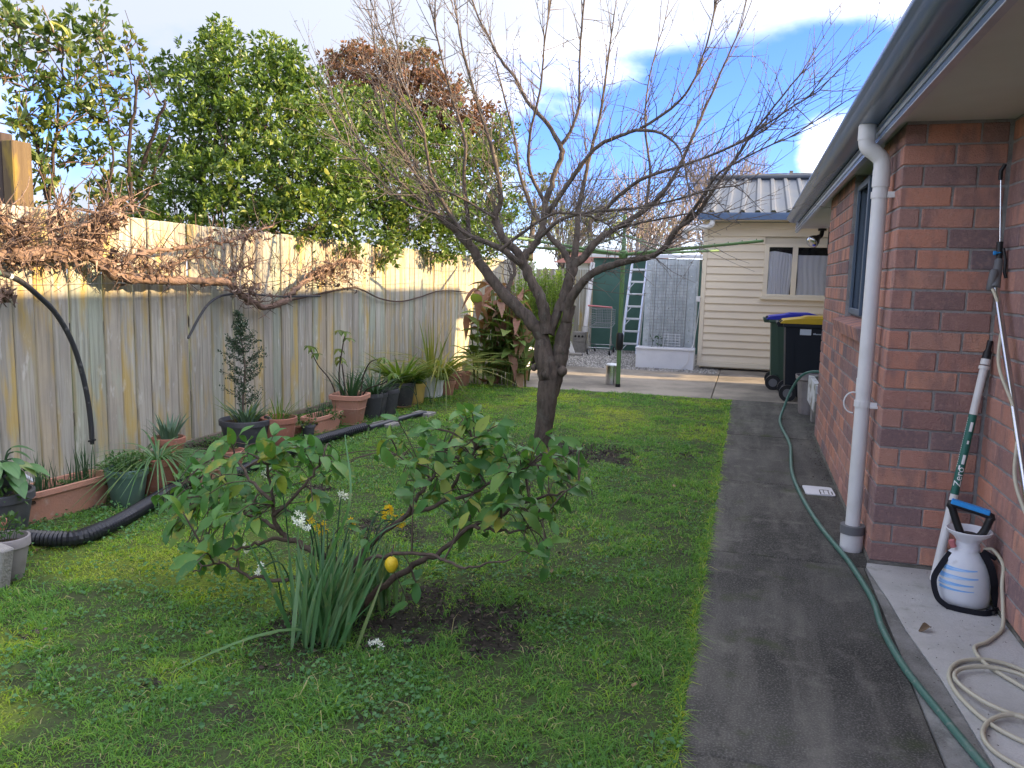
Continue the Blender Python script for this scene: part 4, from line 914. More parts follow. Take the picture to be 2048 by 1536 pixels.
# flat white plastic sheet on the path
fp_ = thing('plastic_sheet', 'flat white plastic tray lid with black smudges lying on the path', 'plastic lid', (.545, 5.7, .012))
q = G(); pts = []
for (cx, cyy, a0) in ((.475, 5.61, 180), (.62, 5.62, 270), (.612, 5.80, 0), (.465, 5.80, 90)):
    for k in range(5): a = R(a0+k*22.5); pts.append((cx+.022*math.cos(a), cyy+.022*math.sin(a)))
n = len(pts); q.add([(x, y, .0125) for x, y in pts]+[(x, y, .019) for x, y in pts], [tuple(range(n, 2*n))]+[(i, (i+1) % n, n+(i+1) % n, n+i) for i in range(n)]); q.make('lid', M['white'], fp_)
q = G()
for (a, b, c, d) in ((.545, 5.60, .552, 5.72), (.57, 5.63, .575, 5.74), (.60, 5.62, .606, 5.73), (.55, 5.725, .61, 5.735), (.55, 5.60, .615, 5.606), (.62, 5.62, .628, 5.70)): q.box(a, c, b, d, .0191, .0196)
q.make('smudge', M['black'], fp_)

# ---- pressure sprayer
SPX, SPY, SZ = 1.0, 3.86, .016
sp_ = thing('pressure_sprayer', 'white pressure sprayer with black and blue handle beside the brick corner', 'sprayer', (SPX, SPY, SZ))
q = G(); q.lathe([(.085, 0), (.104, .012), (.108, .045), (.106, .12), (.099, .17), (.086, .206), (.066, .232), (.048, .245), (.046, .282)], 32, (SPX, SPY, SZ)); q.make('tank', M['tank'], sp_, 60)
def tankr(z):
    pr_ = [(.05, .108), (.12, .106), (.17, .099), (.206, .086)]
    for (a, ra), (b, rb) in zip(pr_, pr_[1:]):
        if z <= b: return ra+(rb-ra)*(z-a)/(b-a)
    return .1
q = G()
for (z0, z1, a0, a1) in ((.158, .180, -168, -76), (.122, .146, -168, -74), (.092, .114, -170, -84), (.074, .088, -164, -82)):
    n = 18; vs = []
    for i in range(n+1):
        t = i/n; a = R(a0+(a1-a0)*t)
        for z in (z0+(z1-z0)*t*.8, z1): vs.append((SPX+(tankr(z)+.0012)*math.cos(a), SPY+(tankr(z)+.0012)*math.sin(a), SZ+z))
    q.add(vs, [(2*i, 2*i+2, 2*i+3, 2*i+1) for i in range(n)])
q.make('printed_stripe', M['tankblue'], sp_, 60)
q = G(); q.lathe([(.046, .282), (.058, .300), (.086, .322), (.092, .335), (.088, .337), (.06, .310), (.03, .298)], 30, (SPX, SPY, SZ)); q.make('funnel', M['white'], sp_, 50)
q = G(); q.lathe([(.05, .243), (.05, .258)], 22, (SPX, SPY, SZ)); q.make('collar', M['white'], sp_, 40)
hb = Vector((SPX, SPY, SZ+.305)); u = Vector((.97, -.25, 0)).normalized(); dl = [(-.028, 0), (-.05, .05), (-.073, .115), (-.075, .135), (.068, .105), (.072, .085), (.055, .03), (.03, 0)]
q = G(); q.tube(spline([hb+u*a+Vector((0, 0, z)) for a, z in dl+[dl[0]]], 4), .0165, 8); q.tube([hb-Vector((0, 0, .02)), hb+Vector((0, 0, .012))], .038, 14); hd = q.make('pump_handle', M['black'], sp_, 60)
q = G(); a, b = hb+u*(-.08)+Vector((0, 0, .147)), hb+u*.072+Vector((0, 0, .117)); dd = (b-a).normalized(); mt = Matrix((dd, Vector((0, 0, 1)).cross(dd), dd.cross(Vector((0, 0, 1)).cross(dd)))).transposed()
q.obox((a+b)/2, mt, (b-a).length/2, .019, .011, .004); q.make('grip', M['blue'], hd)
def ribbon(q, pts, nrm, wd):
    P = spline(pts, 6); vs = []
    for i, p in enumerate(P):
        d = (P[min(i+1, len(P)-1)]-P[max(i-1, 0)]).normalized(); s_ = d.cross(Vector(nrm)).normalized()*wd/2
        vs += [p-s_, p+s_]
    q.add(vs, [(2*i, 2*i+2, 2*i+3, 2*i+1) for i in range(len(P)-1)])
q = G(); ribbon(q, [(SPX+.045, SPY-.06, SZ+.258), (SPX+.075, SPY-.085, SZ+.20), (SPX+.095, SPY-.085, SZ+.13), (SPX+.105, SPY-.065, SZ+.08), (SPX+.125, SPY-.06, SZ+.02)], (.3, -1, 0), .034)
ribbon(q, [(SPX-.07, SPY-.02, SZ+.23), (SPX-.11, SPY-.045, SZ+.17), (SPX-.135, SPY-.06, SZ+.11), (SPX-.12, SPY-.09, SZ+.04), (SPX-.08, SPY-.12, SZ+.012)], (-.6, -1, 0), .026)
ribbon(q, [(SPX-.085, SPY-.115, SZ+.014), (SPX-.02, SPY-.135, SZ+.012), (SPX+.06, SPY-.14, SZ+.012), (SPX+.13, SPY-.08, SZ+.016)], (.1, -1, .3), .024)
q.tube([(SPX+.05, SPY-.05, SZ+.258), (SPX+.10, SPY-.05, SZ+.23)], .010, 8); q.make('strap', M['webbing'], sp_)
q = G(); q.obox(Vector((SPX+.125, SPY-.075, SZ+.012)), Matrix.Rotation(.4, 3, 'Z'), .022, .014, .009, .003); q.obox(Vector((SPX+.085, SPY-.11, SZ+.010)), Matrix.Rotation(-.3, 3, 'Z'), .018, .012, .008, .003); q.make('buckle', M['black'], sp_)
q = G(); q.tube([(SPX-.06, SPY-.02, SZ+.255), (SPX-.072, SPY-.02, SZ+.285)], .013, 10); q.make('valve', M['red'], sp_, 40)
hose = [(SPX+.06, SPY-.02, SZ+.258), (SPX+.09, SPY-.04, SZ+.265), (SPX+.118, SPY-.09, SZ+.22), (SPX+.108, SPY-.14, SZ+.15), (SPX+.106, SPY-.19, SZ+.06), (SPX+.08, SPY-.29, SZ+.009), (.99, 3.42, SZ+.009), (.925, 3.34, SZ+.009), (.93, 3.20, SZ+.009), (1.0, 3.05, SZ+.012), (1.08, 2.90, SZ+.01), (1.09, 2.70, SZ+.009), (.98, 2.62, SZ+.009), (.84, 2.72, SZ+.009), (.775, 2.90, SZ+.009), (.775, 3.06, SZ+.010), (.84, 3.19, SZ+.010), (.95, 3.235, SZ+.012), (1.05, 3.18, SZ+.011), (1.085, 3.0, SZ+.02), (1.0, 2.79, SZ+.024), (.86, 2.84, SZ+.022), (.785, 2.99, SZ+.022), (.82, 3.10, SZ+.02), (.93, 3.15, SZ+.022), (1.04, 3.10, SZ+.022), (1.09, 2.93, SZ+.01), (1.07, 2.74, SZ+.009), (.93, 2.80, SZ+.024), (.845, 2.775, SZ+.014), (.785, 2.665, SZ+.012), (.80, 2.56, SZ+.009), (.90, 2.47, SZ+.009), (1.0, 2.5, SZ+.009), (1.06, 2.75, SZ+.03), (1.085, 2.95, SZ+.10)]
q = G(); q.tube(spline(hose, 7), .0078, 8); q.make('hose', M['beigehose'], sp_, 60)
# lance, trigger and steel tube leaning in the corner
la = thing('spray_lance', 'steel spray lance with black trigger leaning upright in the brick corner', 'spray lance', (1.08, 3.9, 0))
S0 = Vector((1.083, 2.95, .02)); S1 = ay(1992, 575, 4.10); q = G(); q.tube([S0, S1], .0135, 12); q.make('tube', M['steel'], la, 50)
hp = []
for i in range(60):
    t = i/59; p = S0.lerp(S1, .06+.93*t); a = t*2*math.pi*3.1+1.0; hp.append(p+Vector((math.cos(a)*.012-.010, -.004, math.sin(a)*.006))+Vector((-.012*math.sin(a*.5)**2, 0, 0)))
q = G(); q.tube(hp, .0072, 8); q.make('hose', M['beigehose'], la, 60)
T0_ = ay(1997, 500, 4.16); T1_ = ay(1990, 570, 4.10)
q = G(); q.tube([ay(1998, 520, 4.16), ay(1990, 575, 4.10)], [.017, .021], 12); q.obox(ay(1984, 560, 4.11), Matrix.Rotation(.12, 3, 'Y'), .015, .018, .05, .008); q.make('grip', M['greyplastic'], la, 50)
q = G(); q.tube([ay(2000, 484, 4.17), ay(1998, 520, 4.16)], .014, 12); q.tube([ay(2007, 497, 4.15), ay(2011, 520, 4.14), ay(2009, 545, 4.13), ay(2012, 556, 4.13)], .007, 8); q.make('trigger', M['black'], la, 50)
q = G(); c = ay(1987, 506, 4.15); q.tube([c, c+Vector((.01, .0, 0))], .010, 10); q.tube([c, c+Vector((.03, .005, .002))], .005, 8); q.make('valve_knob', M['blue'], la, 50)
q = G(); q.tube([ay(2000, 484, 4.17), ay(2002, 358, 4.18)], .0042, 8); q.make('wand', M['steel'], la, 50)
q = G(); q.tube([ay(2001, 360, 4.18), ay(2002, 342, 4.18), ay(2011, 328, 4.17)], [.0095, .0095, .008], 10); q.make('nozzle', M['black'], la, 50)
# extension pole with green label
A_ = Vector((.935, 4.10, .02)); B_ = Vector((1.093, 4.225, 1.09)); po = thing('extension_pole', 'white extension pole with green label leaning in the brick corner', 'pole', A_)
q = G(); q.tube([A_, A_.lerp(B_, .35)], .0205, 16); q.tube([A_.lerp(B_, .35), A_.lerp(B_, .955)], .0175, 16); q.make('shaft', M['pvc'], po, 40)
q = G(); q.tube([A_.lerp(B_, .39), A_.lerp(B_, .745)], .0182, 20); lb_ = q.make('label_band', M['labelgreen'], po, 40)
q = G(); q.tube([A_.lerp(B_, .945), A_.lerp(B_, .96)], .0235, 16); q.tube([A_.lerp(B_, .965), A_.lerp(B_, .99)], .021, 16); q.make('coupling', M['pvc'], po, 40)
q = G(); q.tube([A_.lerp(B_, .99), A_.lerp(B_, 1.02), A_.lerp(B_, 1.03), A_.lerp(B_, 1.07)], [.019, .018, .012, .012], 14); q.make('tip', M['black'], po, 40)
pd = (B_-A_).normalized()
def ontube(t0, ang, ds, dr=.0190):
    """point on the label: ds metres along the pole, ang degrees round it (0 faces the lawn side)"""
    c = A_.lerp(B_, t0)+pd*ds; f = Vector((-.35, -1, 0)); f = (f-pd*f.dot(pd)).normalized(); s_ = pd.cross(f)
    return c + dr*(f*math.cos(R(ang))+s_*math.sin(R(ang)))
q = G()
for (t0, ln, a0, a1) in ((.525, .045, 0, 40), (.67, .045, 0, 38), (.615, .016, 10, 36), (.50, .020, -25, -5)):
    n = 5; vs = []
    for i in range(n+1):
        a = a0+(a1-a0)*i/n; vs += [ontube(t0, a, 0), ontube(t0, a, ln)]
    q.add(vs, [(2*i, 2*i+1, 2*i+3, 2*i+2) for i in range(n)])
q.make('label_patch', M['whiteprint'], lb_)
txt = bpy.data.curves.new('lettering', 'FONT'); txt.body = 'Zero'; txt.size = 1; to = bpy.data.objects.new('tmp', txt); COL.objects.link(to)
dg = bpy.context.evaluated_depsgraph_get(); tm = bpy.data.meshes.new_from_object(to.evaluated_get(dg)); bpy.data.objects.remove(to)
bmt = bmesh.new(); bmt.from_mesh(tm); bmesh.ops.triangulate(bmt, faces=bmt.faces[:]); bmesh.ops.subdivide_edges(bmt, edges=[e for e in bmt.edges if e.calc_length() > .15], cuts=5, use_grid_fill=True); bmesh.ops.triangulate(bmt, faces=bmt.faces[:]); bmt.to_mesh(tm); bmt.free()
bb = [v.co.copy() for v in tm.vertices]; hh_ = max(v.y for v in bb)
for v in tm.vertices:
    p = ontube(.425, 8-(v.co.y/hh_-.5)*95, v.co.x*.046, .0196); v.co = p - A_
o = place('lettering', tm, M['whiteprint'], lb_, A_)
q = G()
for k in range(22): q.add([ontube(.50, -52, .012+k*.011), ontube(.50, -52, .018+k*.011), ontube(.50, -66, .018+k*.011), ontube(.50, -66, .012+k*.011)], [(0, 1, 2, 3)])
q.make('small_print', M['whiteprint'], lb_)
# dry leaf and crumbs on the pale slab
lf = leafmesh('leaf', .055, .04, M['deadleaf'], .5, .6, 5, 1.2)
o = bpy.data.objects.new('dry_leaf', lf); COL.objects.link(o); o.location = ag(1862, 1255, .03); o.rotation_euler = (.2, .3, 1.9); tag(o, 'curled brown dry leaf lying on the pale concrete before the sprayer', 'leaf')
n = 260; x = rng.uniform(.65, 1.11, n); y = rng.uniform(2.3, 4.24, n); c = np.stack([x, y, np.full(n, .0175)], 1); dd = rng.normal(0, 1, (n, 3)); dd[:, 2] *= .1; nn = np.tile([[0, 0, 1.]], (n, 1))+rng.normal(0, .2, (n, 3)); sz = rng.uniform(.002, .010, n)
tag(cloud_obj('leaf_crumbs', M['bark_chip'], None, c, dd, nn, sz, sz*.5, rng.random(n)), kind='stuff')
n = 420; y = rng.uniform(4.4, 9.6, n); x = .655-rng.gamma(1.2, .03, n); x = np.where(y > 7.85, x+.3*rng.random(n), x); c = np.stack([x, y, np.full(n, .0165)], 1); dd = rng.normal(0, 1, (n, 3)); dd[:, 2] *= .3; nn = np.tile([[0, 0, 1.]], (n, 1))+rng.normal(0, .4, (n, 3)); sz = rng.uniform(.004, .018, n)
tag(cloud_obj('path_debris', M['bark_chip'], None, c, dd, nn, sz, sz*.5, rng.random(n)), kind='stuff')

# ================================================================== BARE TREE
bt = thing('bare_tree', 'large bare plum tree with dark trunk in the middle of the lawn', 'tree', (-1.58, 6.42, 0))
TY = 6.42
def path3(pts, y0=TY, y1=None, n=5):
    """trunk and limb centre lines measured in the picture, set at their own depth"""
    k = len(pts); y1 = y0 if y1 is None else y1
    return spline([ay(x, y, y0+(y1-y0)*i/(k-1)) for i, (x, y) in enumerate(pts)], n)
def wob(P, a):
    return [p+rv(a) if 0 < i < len(P)-1 else p for i, p in enumerate(P)]
def limb(pts, r0_, r1_, y0, y1, name='branch', n=5, sides=9, pw=1.0):
    P = path3(pts, y0, y1, n); P = wob(P, min(.006, r1_*.25)); k = len(P)
    rr = [(.86*r0_+(.75*r1_-.86*r0_)*(i/(k-1))**.8)*(1+U(-.06, .06)) for i in range(k)]
    q = G(); q.tube(P, rr, sides); q.make(name, M['bark'], bt, 80); return P, rr
trunk = [(1080, 915), (1083, 890), (1090, 840), (1095, 795), (1098, 752), (1088, 712), (1085, 660)]
P = path3(trunk, TY, TY, 5); q = G(); k = len(P)
rr = [float(v) for v in np.interp(np.arange(k), [0, 3, 6, 11, 16, 21, 26, 30], [.118, .082, .073, .077, .089, .092, .080, .045])]
P[0].z = -.05
q.tube(wob(P, .004), rr, 16)
P2 = path3([(1104, 790), (1113, 752), (1120, 715), (1124, 690), (1133, 645), (1145, 610)], TY+.02, TY+.05, 5); q.tube(wob(P2, .003), [(.052+.014*math.sin(i/len(P2)*3))*(1 if i < 17 else max(.5, 1-(i-16)*.06)) for i in range(len(P2))], 14)
for (x, y, r_) in ((1124, 742, .045), (1068, 735, .03)): c = ay(x, y, TY-.01); q.lathe([(r_*.3, -r_), (r_*.9, -r_*.5), (r_, 0), (r_*.9, r_*.5), (r_*.3, r_)], 10, c)
q.make('trunk', M['bark'], bt, 80)
LIMBS = [
 ([(1085, 675), (1060, 640), (1010, 590), (965, 533), (940, 490), (905, 455), (872, 428)], .074, .034, TY, TY-.25, 0),
 ([(1092, 665), (1088, 619), (1073, 582), (1055, 546), (1044, 522)], .062, .050, TY-.03, TY-.10, 0),
 ([(1044, 526), (1033, 522), (1004, 498), (960, 480), (925, 462), (885, 405), (860, 340), (846, 262), (820, 200)], .036, .010, TY-.1, TY-.6, 1),
 ([(1044, 526), (1037, 506), (1004, 473), (990, 436), (999, 411), (1002, 390), (987, 310), (961, 222), (945, 171), (925, 100), (912, 20)], .045, .008, TY-.1, TY-.3, 1),
 ([(1044, 526), (1052, 510), (1073, 484), (1085, 450), (1090, 409), (1106, 362), (1124, 310), (1121, 290)], .042, .026, TY-.1, TY+.1, 0),
 ([(1121, 292), (1095, 248), (1054, 202), (1033, 160), (1002, 119), (976, 72), (945, 5), (930, -60)], .025, .007, TY+.1, TY+.35, 1),
 ([(1121, 292), (1137, 270), (1150, 240), (1158, 207), (1160, 103), (1168, 0), (1172, -60)], .021, .007, TY+.1, TY+.1, 1),
 ([(1128, 620), (1132, 585), (1139, 557), (1141, 530)], .066, .052, TY+.04, TY+.08, 0),
 ([(1098, 668), (1112, 628), (1130, 590), (1142, 552), (1152, 520)], .050, .044, TY, TY+.06, 0),
 ([(1141, 532), (1124, 498), (1103, 477), (1085, 452), (1060, 410), (1040, 350), (1030, 280), (1010, 200), (990, 120)], .036, .008, TY+.08, TY+.7, 1),
 ([(1146, 530), (1154, 473), (1156, 436), (1165, 380), (1180, 310), (1200, 230), (1215, 130), (1228, 30)], .038, .007, TY+.1, TY+.5, 1),
 ([(1152, 524), (1164, 518), (1183, 495), (1201, 476), (1235, 455), (1290, 420), (1330, 380), (1360, 330), (1400, 240), (1440, 150), (1480, 60)], .046, .007, TY+.08, TY+.3, 1),
 ([(1133, 640), (1139, 604), (1157, 575), (1186, 546), (1230, 529), (1267, 520), (1300, 513), (1328, 497), (1350, 462), (1392, 430), (1420, 390), (1468, 321), (1520, 248), (1600, 150)], .050, .007, TY+.02, TY-.45, 1),
 ([(1090, 432), (1125, 385), (1158, 336), (1199, 290), (1250, 268), (1287, 254), (1354, 207), (1390, 155), (1416, 78), (1436, -10)], .027, .006, TY-.02, TY-.5, 1),
 ([(1270, 260), (1310, 263), (1340, 278), (1359, 300), (1372, 345), (1380, 400)], .015, .006, TY-.35, TY-.6, 1),
 ([(1189, 440), (1240, 390), (1287, 357), (1365, 331), (1468, 290), (1572, 222), (1640, 180)], .022, .005, TY+.1, TY-.4, 1),
 ([(1075, 480), (1120, 440), (1180, 425), (1260, 418), (1330, 405), (1420, 380), (1480, 370)], .020, .006, TY-.1, TY-.6, 1),
 ([(1000, 500), (1040, 470), (1100, 430), (1150, 428), (1200, 440), (1240, 470)], .018, .008, TY-.35, TY-.5, 1),
 ([(940, 490), (935, 430), (928, 360), (930, 280), (905, 200), (880, 100), (860, 10)], .026, .006, TY-.2, TY-.4, 1),
 ([(872, 428), (850, 380), (820, 330), (780, 270), (760, 180), (745, 60)], .022, .005, TY-.25, TY-.6, 1),
 ([(925, 462), (880, 430), (830, 415), (790, 390), (730, 330), (680, 270)], .016, .004, TY-.3, TY-.9, 1),
 ([(1330, 497), (1365, 445), (1406, 393), (1440, 345), (1520, 300), (1590, 270)], .018, .005, TY-.2, TY-.6, 1),
 ([(1013, 590), (1022, 560), (1030, 545), (1024, 520), (1010, 480)], .026, .014, TY-.05, TY+.3, 1),
 ([(1090, 405), (1060, 340), (1060, 270), (1080, 180), (1090, 80), (1105, -20)], .020, .006, TY, TY-.3, 1),
 ([(1290, 420), (1300, 340), (1290, 250), (1300, 150), (1330, 40)], .016, .005, TY+.3, TY+.6, 1),
 ([(1240, 455), (1310, 440), (1400, 425), (1450, 440)], .014, .005, TY+.2, TY+.3, 1),
 ([(905, 455), (845, 405), (770, 335), (710, 270), (665, 190)], .017, .004, TY-.2, TY-.1, 1),
 ([(846, 270), (805, 190), (775, 100), (740, 0)], .012, .004, TY-.5, TY-.6, 1),
 ([(820, 330), (790, 240), (800, 140), (785, 20)], .012, .004, TY-.4, TY-.2, 1),
 ([(1468, 290), (1530, 260), (1590, 200)], .010, .004, TY-.3, TY-.1, 1),
 ([(990, 436), (930, 400), (880, 380), (840, 390)], .014, .005, TY-.2, TY-.6, 1),
]
SRC = []
for (pts, a, b, y0, y1, grow) in LIMBS:
    P, rr = limb(pts, a, b, y0, y1)
    if grow: SRC.append((P, rr))
# last season's shoots and spurs
tw = G(); tw.tint = .3
crown_c = Vector((-1.4, TY, 1.75))
def shoot(p, d, L, r_, lvl, kink=.04):
    n = max(3, int(L/.085)); P = [p]; dd = d.normalized()
    for i in range(n):
        dd = (dd + rv(kink) + Vector((0, 0, .035))).normalized(); P.append(P[-1]+dd*(L/n))
    k = len(P); tw.tint = min(1, max(0, (.25 if lvl == 0 else .45)+U(-.2, .35)))
    tw.tube(P, [max(.0011, r_*(1-.8*i/(k-1))) for i in range(k)], 5 if lvl == 0 else 4, False)
    if L > .12:                    # buds
        for i in range(1, k-1):
            if random.random() < .55:
                a = rv().normalized(); tw.tube([P[i], P[i]+(a+dd*.6).normalized()*U(.010, .028)], [.0032, .0018], 3, False)
    if lvl < 2:
        for i in range(1, k-1):
            if random.random() < (.50 if lvl == 0 else .28):
                a = rv().normalized(); a = (a - dd*a.dot(dd)).normalized()
                if P[i].x > -.9 and random.random() < .35: continue
                shoot(P[i], dd*.8+a*.8+Vector((0, 0, .15)), L*U(.18, .55), r_*.55, lvl+1)
for (P, rr) in SRC:
    k = len(P)
    for i in range(int(k*.14), k):
        f = i/(k-1)
        for _ in range((2 if random.random() < .55 else 1) if P[i].x < -.9 else (2 if random.random() < .12 else 1)):
            d = (P[min(i+1, k-1)]-P[i-1]).normalized(); a = rv().normalized(); a = (a-d*a.dot(d)).normalized()
            out_ = (P[i]-crown_c).normalized()
            if random.random() < .46: shoot(P[i], d*.45+a*.55+Vector((0, 0, .55))+out_*.75, U(.25, .85)*(.55+.55*f), .0042, 0, .055)
            else: shoot(P[i], a+d*.3+out_*.25+Vector((0, 0, U(-.35, .4))), U(.12, .42), .0038, 1 if random.random() < .6 else 0, .15)
    shoot(P[-1], (P[-1]-P[-3]).normalized()+Vector((0, 0, .3)), U(.4, .8), max(.004, rr[-1]*.8), 0)
o = tw.make('twigs', M['twig'], bt, 180); o['kind'] = 'stuff'

# ================================================================== LEMON TREE
LY = 2.8
lt = thing('lemon_tree', 'small sprawling lemon tree with dark glossy leaves and one yellow lemon in the front lawn', 'tree', (-1.44, LY, 0))
LB = [
 ([(704, 1262), (701, 1225), (700, 1190), (705, 1155)], .024, .021, LY, LY),
 ([(712, 1230), (745, 1190), (792, 1155), (850, 1119), (882, 1101), (949, 1052), (1021, 1021), (1084, 994), (1156, 978)], .017, .004, LY+.02, LY+.35),
 ([(704, 1165), (688, 1148), (670, 1119), (634, 1106), (590, 1083), (563, 1065), (549, 1030), (545, 995), (535, 930)], .018, .005, LY, LY-.05),
 ([(704, 1170), (660, 1158), (612, 1155), (545, 1160), (495, 1151), (455, 1128), (420, 1130), (385, 1143)], .011, .003, LY, LY-.25),
 ([(590, 1083), (545, 1078), (500, 1092), (455, 1098), (400, 1085)], .009, .003, LY-.02, LY-.2),
 ([(563, 1065), (520, 1040), (480, 1025), (430, 1000), (395, 960)], .010, .003, LY-.02, LY+.2),
 ([(702, 1150), (715, 1125), (733, 1101), (760, 1070), (814, 1030), (882, 1005), (917, 953), (950, 900)], .017, .005, LY, LY+.25),
 ([(814, 1030), (850, 971), (866, 955), (880, 920)], .009, .004, LY+.12, LY+.4),
 ([(864, 960), (820, 930), (790, 910), (775, 900)], .006, .003, LY+.35, LY+.5),
 ([(710, 1145), (724, 1128), (769, 1110), (859, 1110), (904, 1128), (949, 1133), (1021, 1119)], .010, .003, LY, LY-.2),
 ([(882, 1005), (950, 985), (1010, 950), (1060, 930)], .008, .003, LY+.15, LY+.2),
 ([(949, 1052), (990, 1060), (1040, 1060), (1085, 1040)], .007, .003, LY+.15, LY+.1),
 ([(545, 1003), (500, 960), (470, 920), (420, 900)], .008, .003, LY-.05, LY+.1),
 ([(549, 1030), (600, 980), (640, 930), (650, 900)], .008, .003, LY-.05, LY+.1),
]
LP = []
for (pts, a, b, y0, y1) in LB:
    P = wob(path3(pts, y0, y1, 5), .004); k = len(P); q = G(); q.tube(P, [a+(b-a)*i/(k-1) for i in range(k)], 9)
    q.make('trunk' if a > .02 else 'branch', M['lemonbark'], lt, 80); LP += P[k//3:]
P = LP
lvars = [leafmesh('leaf', .092, .044, M['lemonleaf'], U(-.1, .75), U(.08, .6), 7, U(-.8, .8), 1, U(0, .05)) for _ in range(16)]
blobs = [(520, 950, 170, 85, LY+.02, 56), (385, 1000, 85, 90, LY+.05, 28), (600, 930, 60, 50, LY+.1, 14), (420, 1110, 70, 40, LY-.22, 9), (470, 1060, 80, 40, LY-.1, 12), (880, 885, 140, 65, LY+.3, 44), (1040, 920, 140, 60, LY+.3, 36), (880, 960, 90, 45, LY+.2, 20), (1090, 960, 90, 50, LY+.35, 24), (1010, 1030, 110, 50, LY+.15, 26), (1060, 1100, 60, 40, LY+.05, 8), (700, 1060, 60, 40, LY-.1, 5), (790, 1170, 60, 45, LY-.12, 6), (960, 840, 50, 30, LY+.4, 9)]
qt = G(); count = 0
tips = []
for (x, y, rx, ry_, Yc, nl) in blobs:
    got = 0
    while got < nl:
        while True:
            u, v = U(-1, 1), U(-1, 1)
            if u*u+v*v < 1: break
        p = ay(x+u*rx, y+v*ry_, Yc+U(-.28, .28))
        b = min(P, key=lambda q_: (q_-p).length)
        md = b.lerp(p, .55)+Vector((0, 0, .03))+rv(.012); sp = spline([b, md, p], 4)
        qt.tube(sp, [.0042*(1-.6*i/(len(sp)-1)) for i in range(len(sp))], 5, False)
        nn_ = random.choice([3, 4, 5])
        for j in range(nn_):
            if count >= 296: break
            i = max(2, len(sp)-1-int(j*1.5)); d = (sp[i]-sp[i-1]).normalized(); a = rv().normalized()
            dirn = d*.55 + a*.75 + Vector((0, 0, U(-.28, .22))); up = Vector((U(-.6, .6), U(-1.0, .1), 1))
            leafobj(random.choice(lvars), lt, sp[i], dirn, up, U(.72, 1.22)); count += 1; got += 1
        if count >= 296: break
    if count >= 296: break
ex = G(); 
for (x, y, rx, ry_, Yc, nl) in blobs:      # the smaller and hidden leaves
    for _ in range(int(nl*.8)):
        a_, r_ = U(0, 6.28), math.sqrt(random.random()); p = ay(x+r_*rx*math.cos(a_), y+r_*ry_*math.sin(a_), Yc+U(-.2, .35)); b = min(P, key=lambda q_: (q_-p).length)
        qt.tube(spline([b, b.lerp(p, .55)+Vector((0, 0, .02)), p], 3), .0022, 4, False)
        for _k in range(2):
            d = (rv()+(p-b).normalized()*.6+Vector((0, 0, .1))).normalized(); up = Vector((U(-.6, .6), U(-1, .1), 1)); x_ = d.cross(up).normalized(); z_ = x_.cross(d); s_ = U(.6, .95); me = random.choice(lvars); o_ = len(ex.v)
            ex.v += [tuple(p+(x_*v.co.x+d*v.co.y+z_*v.co.z)*s_) for v in me.vertices]; ex.f += [tuple(i+o_ for i in f.vertices) for f in me.polygons]; ex.t += [random.random()]*len(me.vertices)
ex.tint = 1; ex.make('foliage', M['lemonfol'], lt, 180)['kind'] = 'stuff'
qt.make('twigs', M['lemonbark'], lt, 180)['kind'] = 'stuff'
c = ay(783, 1128, LY-.13); q = G(); prof = [(.002, -.036), (.008, -.033), (.017, -.025), (.0245, -.01), (.026, .002), (.022, .016), (.012, .026), (.003, .029)]
q.lathe(prof, 18, c); q.make('lemon', M['lemon'], lt, 80)
q = G(); q.tube([c+Vector((0, 0, .028)), c+Vector((-.01, .04, .06))], .003, 5); q.make('stalk', M['lemonbark'], lt)

# ================================================================== NARCISSUS CLUMP
nc = thing('narcissus_clump', 'dense clump of narcissus leaves with white and yellow flowers round the lemon trunk', 'flower clump', (-1.55, 2.66, 0))
svars = [leafmesh('leaf', 1.0, .040, M['strap'], U(.02, .55), .22, 7, U(-.9, .9), 2.2) for _ in range(14)]
flop = [leafmesh('leaf', 1.0, .045, M['strap'], U(1.0, 1.5), .22, 9, U(-.4, .4), 2.6) for _ in range(6)]
for i in range(150):      # front fan left of the trunk
    b = ag(640+random.gauss(0, 26), 1290+random.gauss(0, 12)-abs(random.gauss(0, 10)), .0); a = random.gauss(0, .17)
    s = U(.24, .46); leafobj(random.choice(svars), nc, b, (a+(b.x+1.62)*.9, random.gauss(0, .25), 1), (random.gauss(0, .6), -1, .2), s)
for i in range(62):       # upright tuft behind the trunk
    b = ag(738+random.gauss(0, 34), 1222+random.gauss(0, 7), .0); s = U(.22, .33)
    leafobj(random.choice(svars), nc, b, (random.gauss(0, .08), random.gauss(0, .08), 1), (random.gauss(0, .6), -1, .2), s)
for i in range(1):       # flopped and cut leaves in front
    b = ag(640+random.gauss(0, 28), 1292, .0); an = U(-2.5, -.4); leafobj(random.choice(flop), nc, b, (math.cos(an)*.45, math.sin(an)*.5, 1), (math.cos(an)*-1, -math.sin(an), .4), U(.26, .48))
for (a, b, c_) in (((700, 1290), (733, 1330), (668, 1440)), ((680, 1290), (640, 1370), (592, 1362)), ((600, 1250), (500, 1290), (442, 1240)), ((655, 1120), (700, 1000), (690, 870)), ((700, 1180), (770, 1060), (1000, 1000))):
    yy = 2.62; q = G(); A, B, C_ = ay(*a, yy), ay(*b, yy-.12), ay(*c_, yy-.2 if c_[1] > 1100 else yy+.1)
    if c_[1] > 1200: C_.z = max(C_.z, .02); B.z = max(B.z, .025)
    Pp = spline([A, B, C_], 8); vs = []
    for i, p in enumerate(Pp): w_ = .0075*(1-.75*i/len(Pp)); vs += [p+Vector((-w_, 0, .0)), p+Vector((w_, 0, .002))]
    q.add(vs, [(2*i, 2*i+1, 2*i+3, 2*i+2) for i in range(len(Pp)-1)]); q.make('leaf', M['strap'], nc, 80)
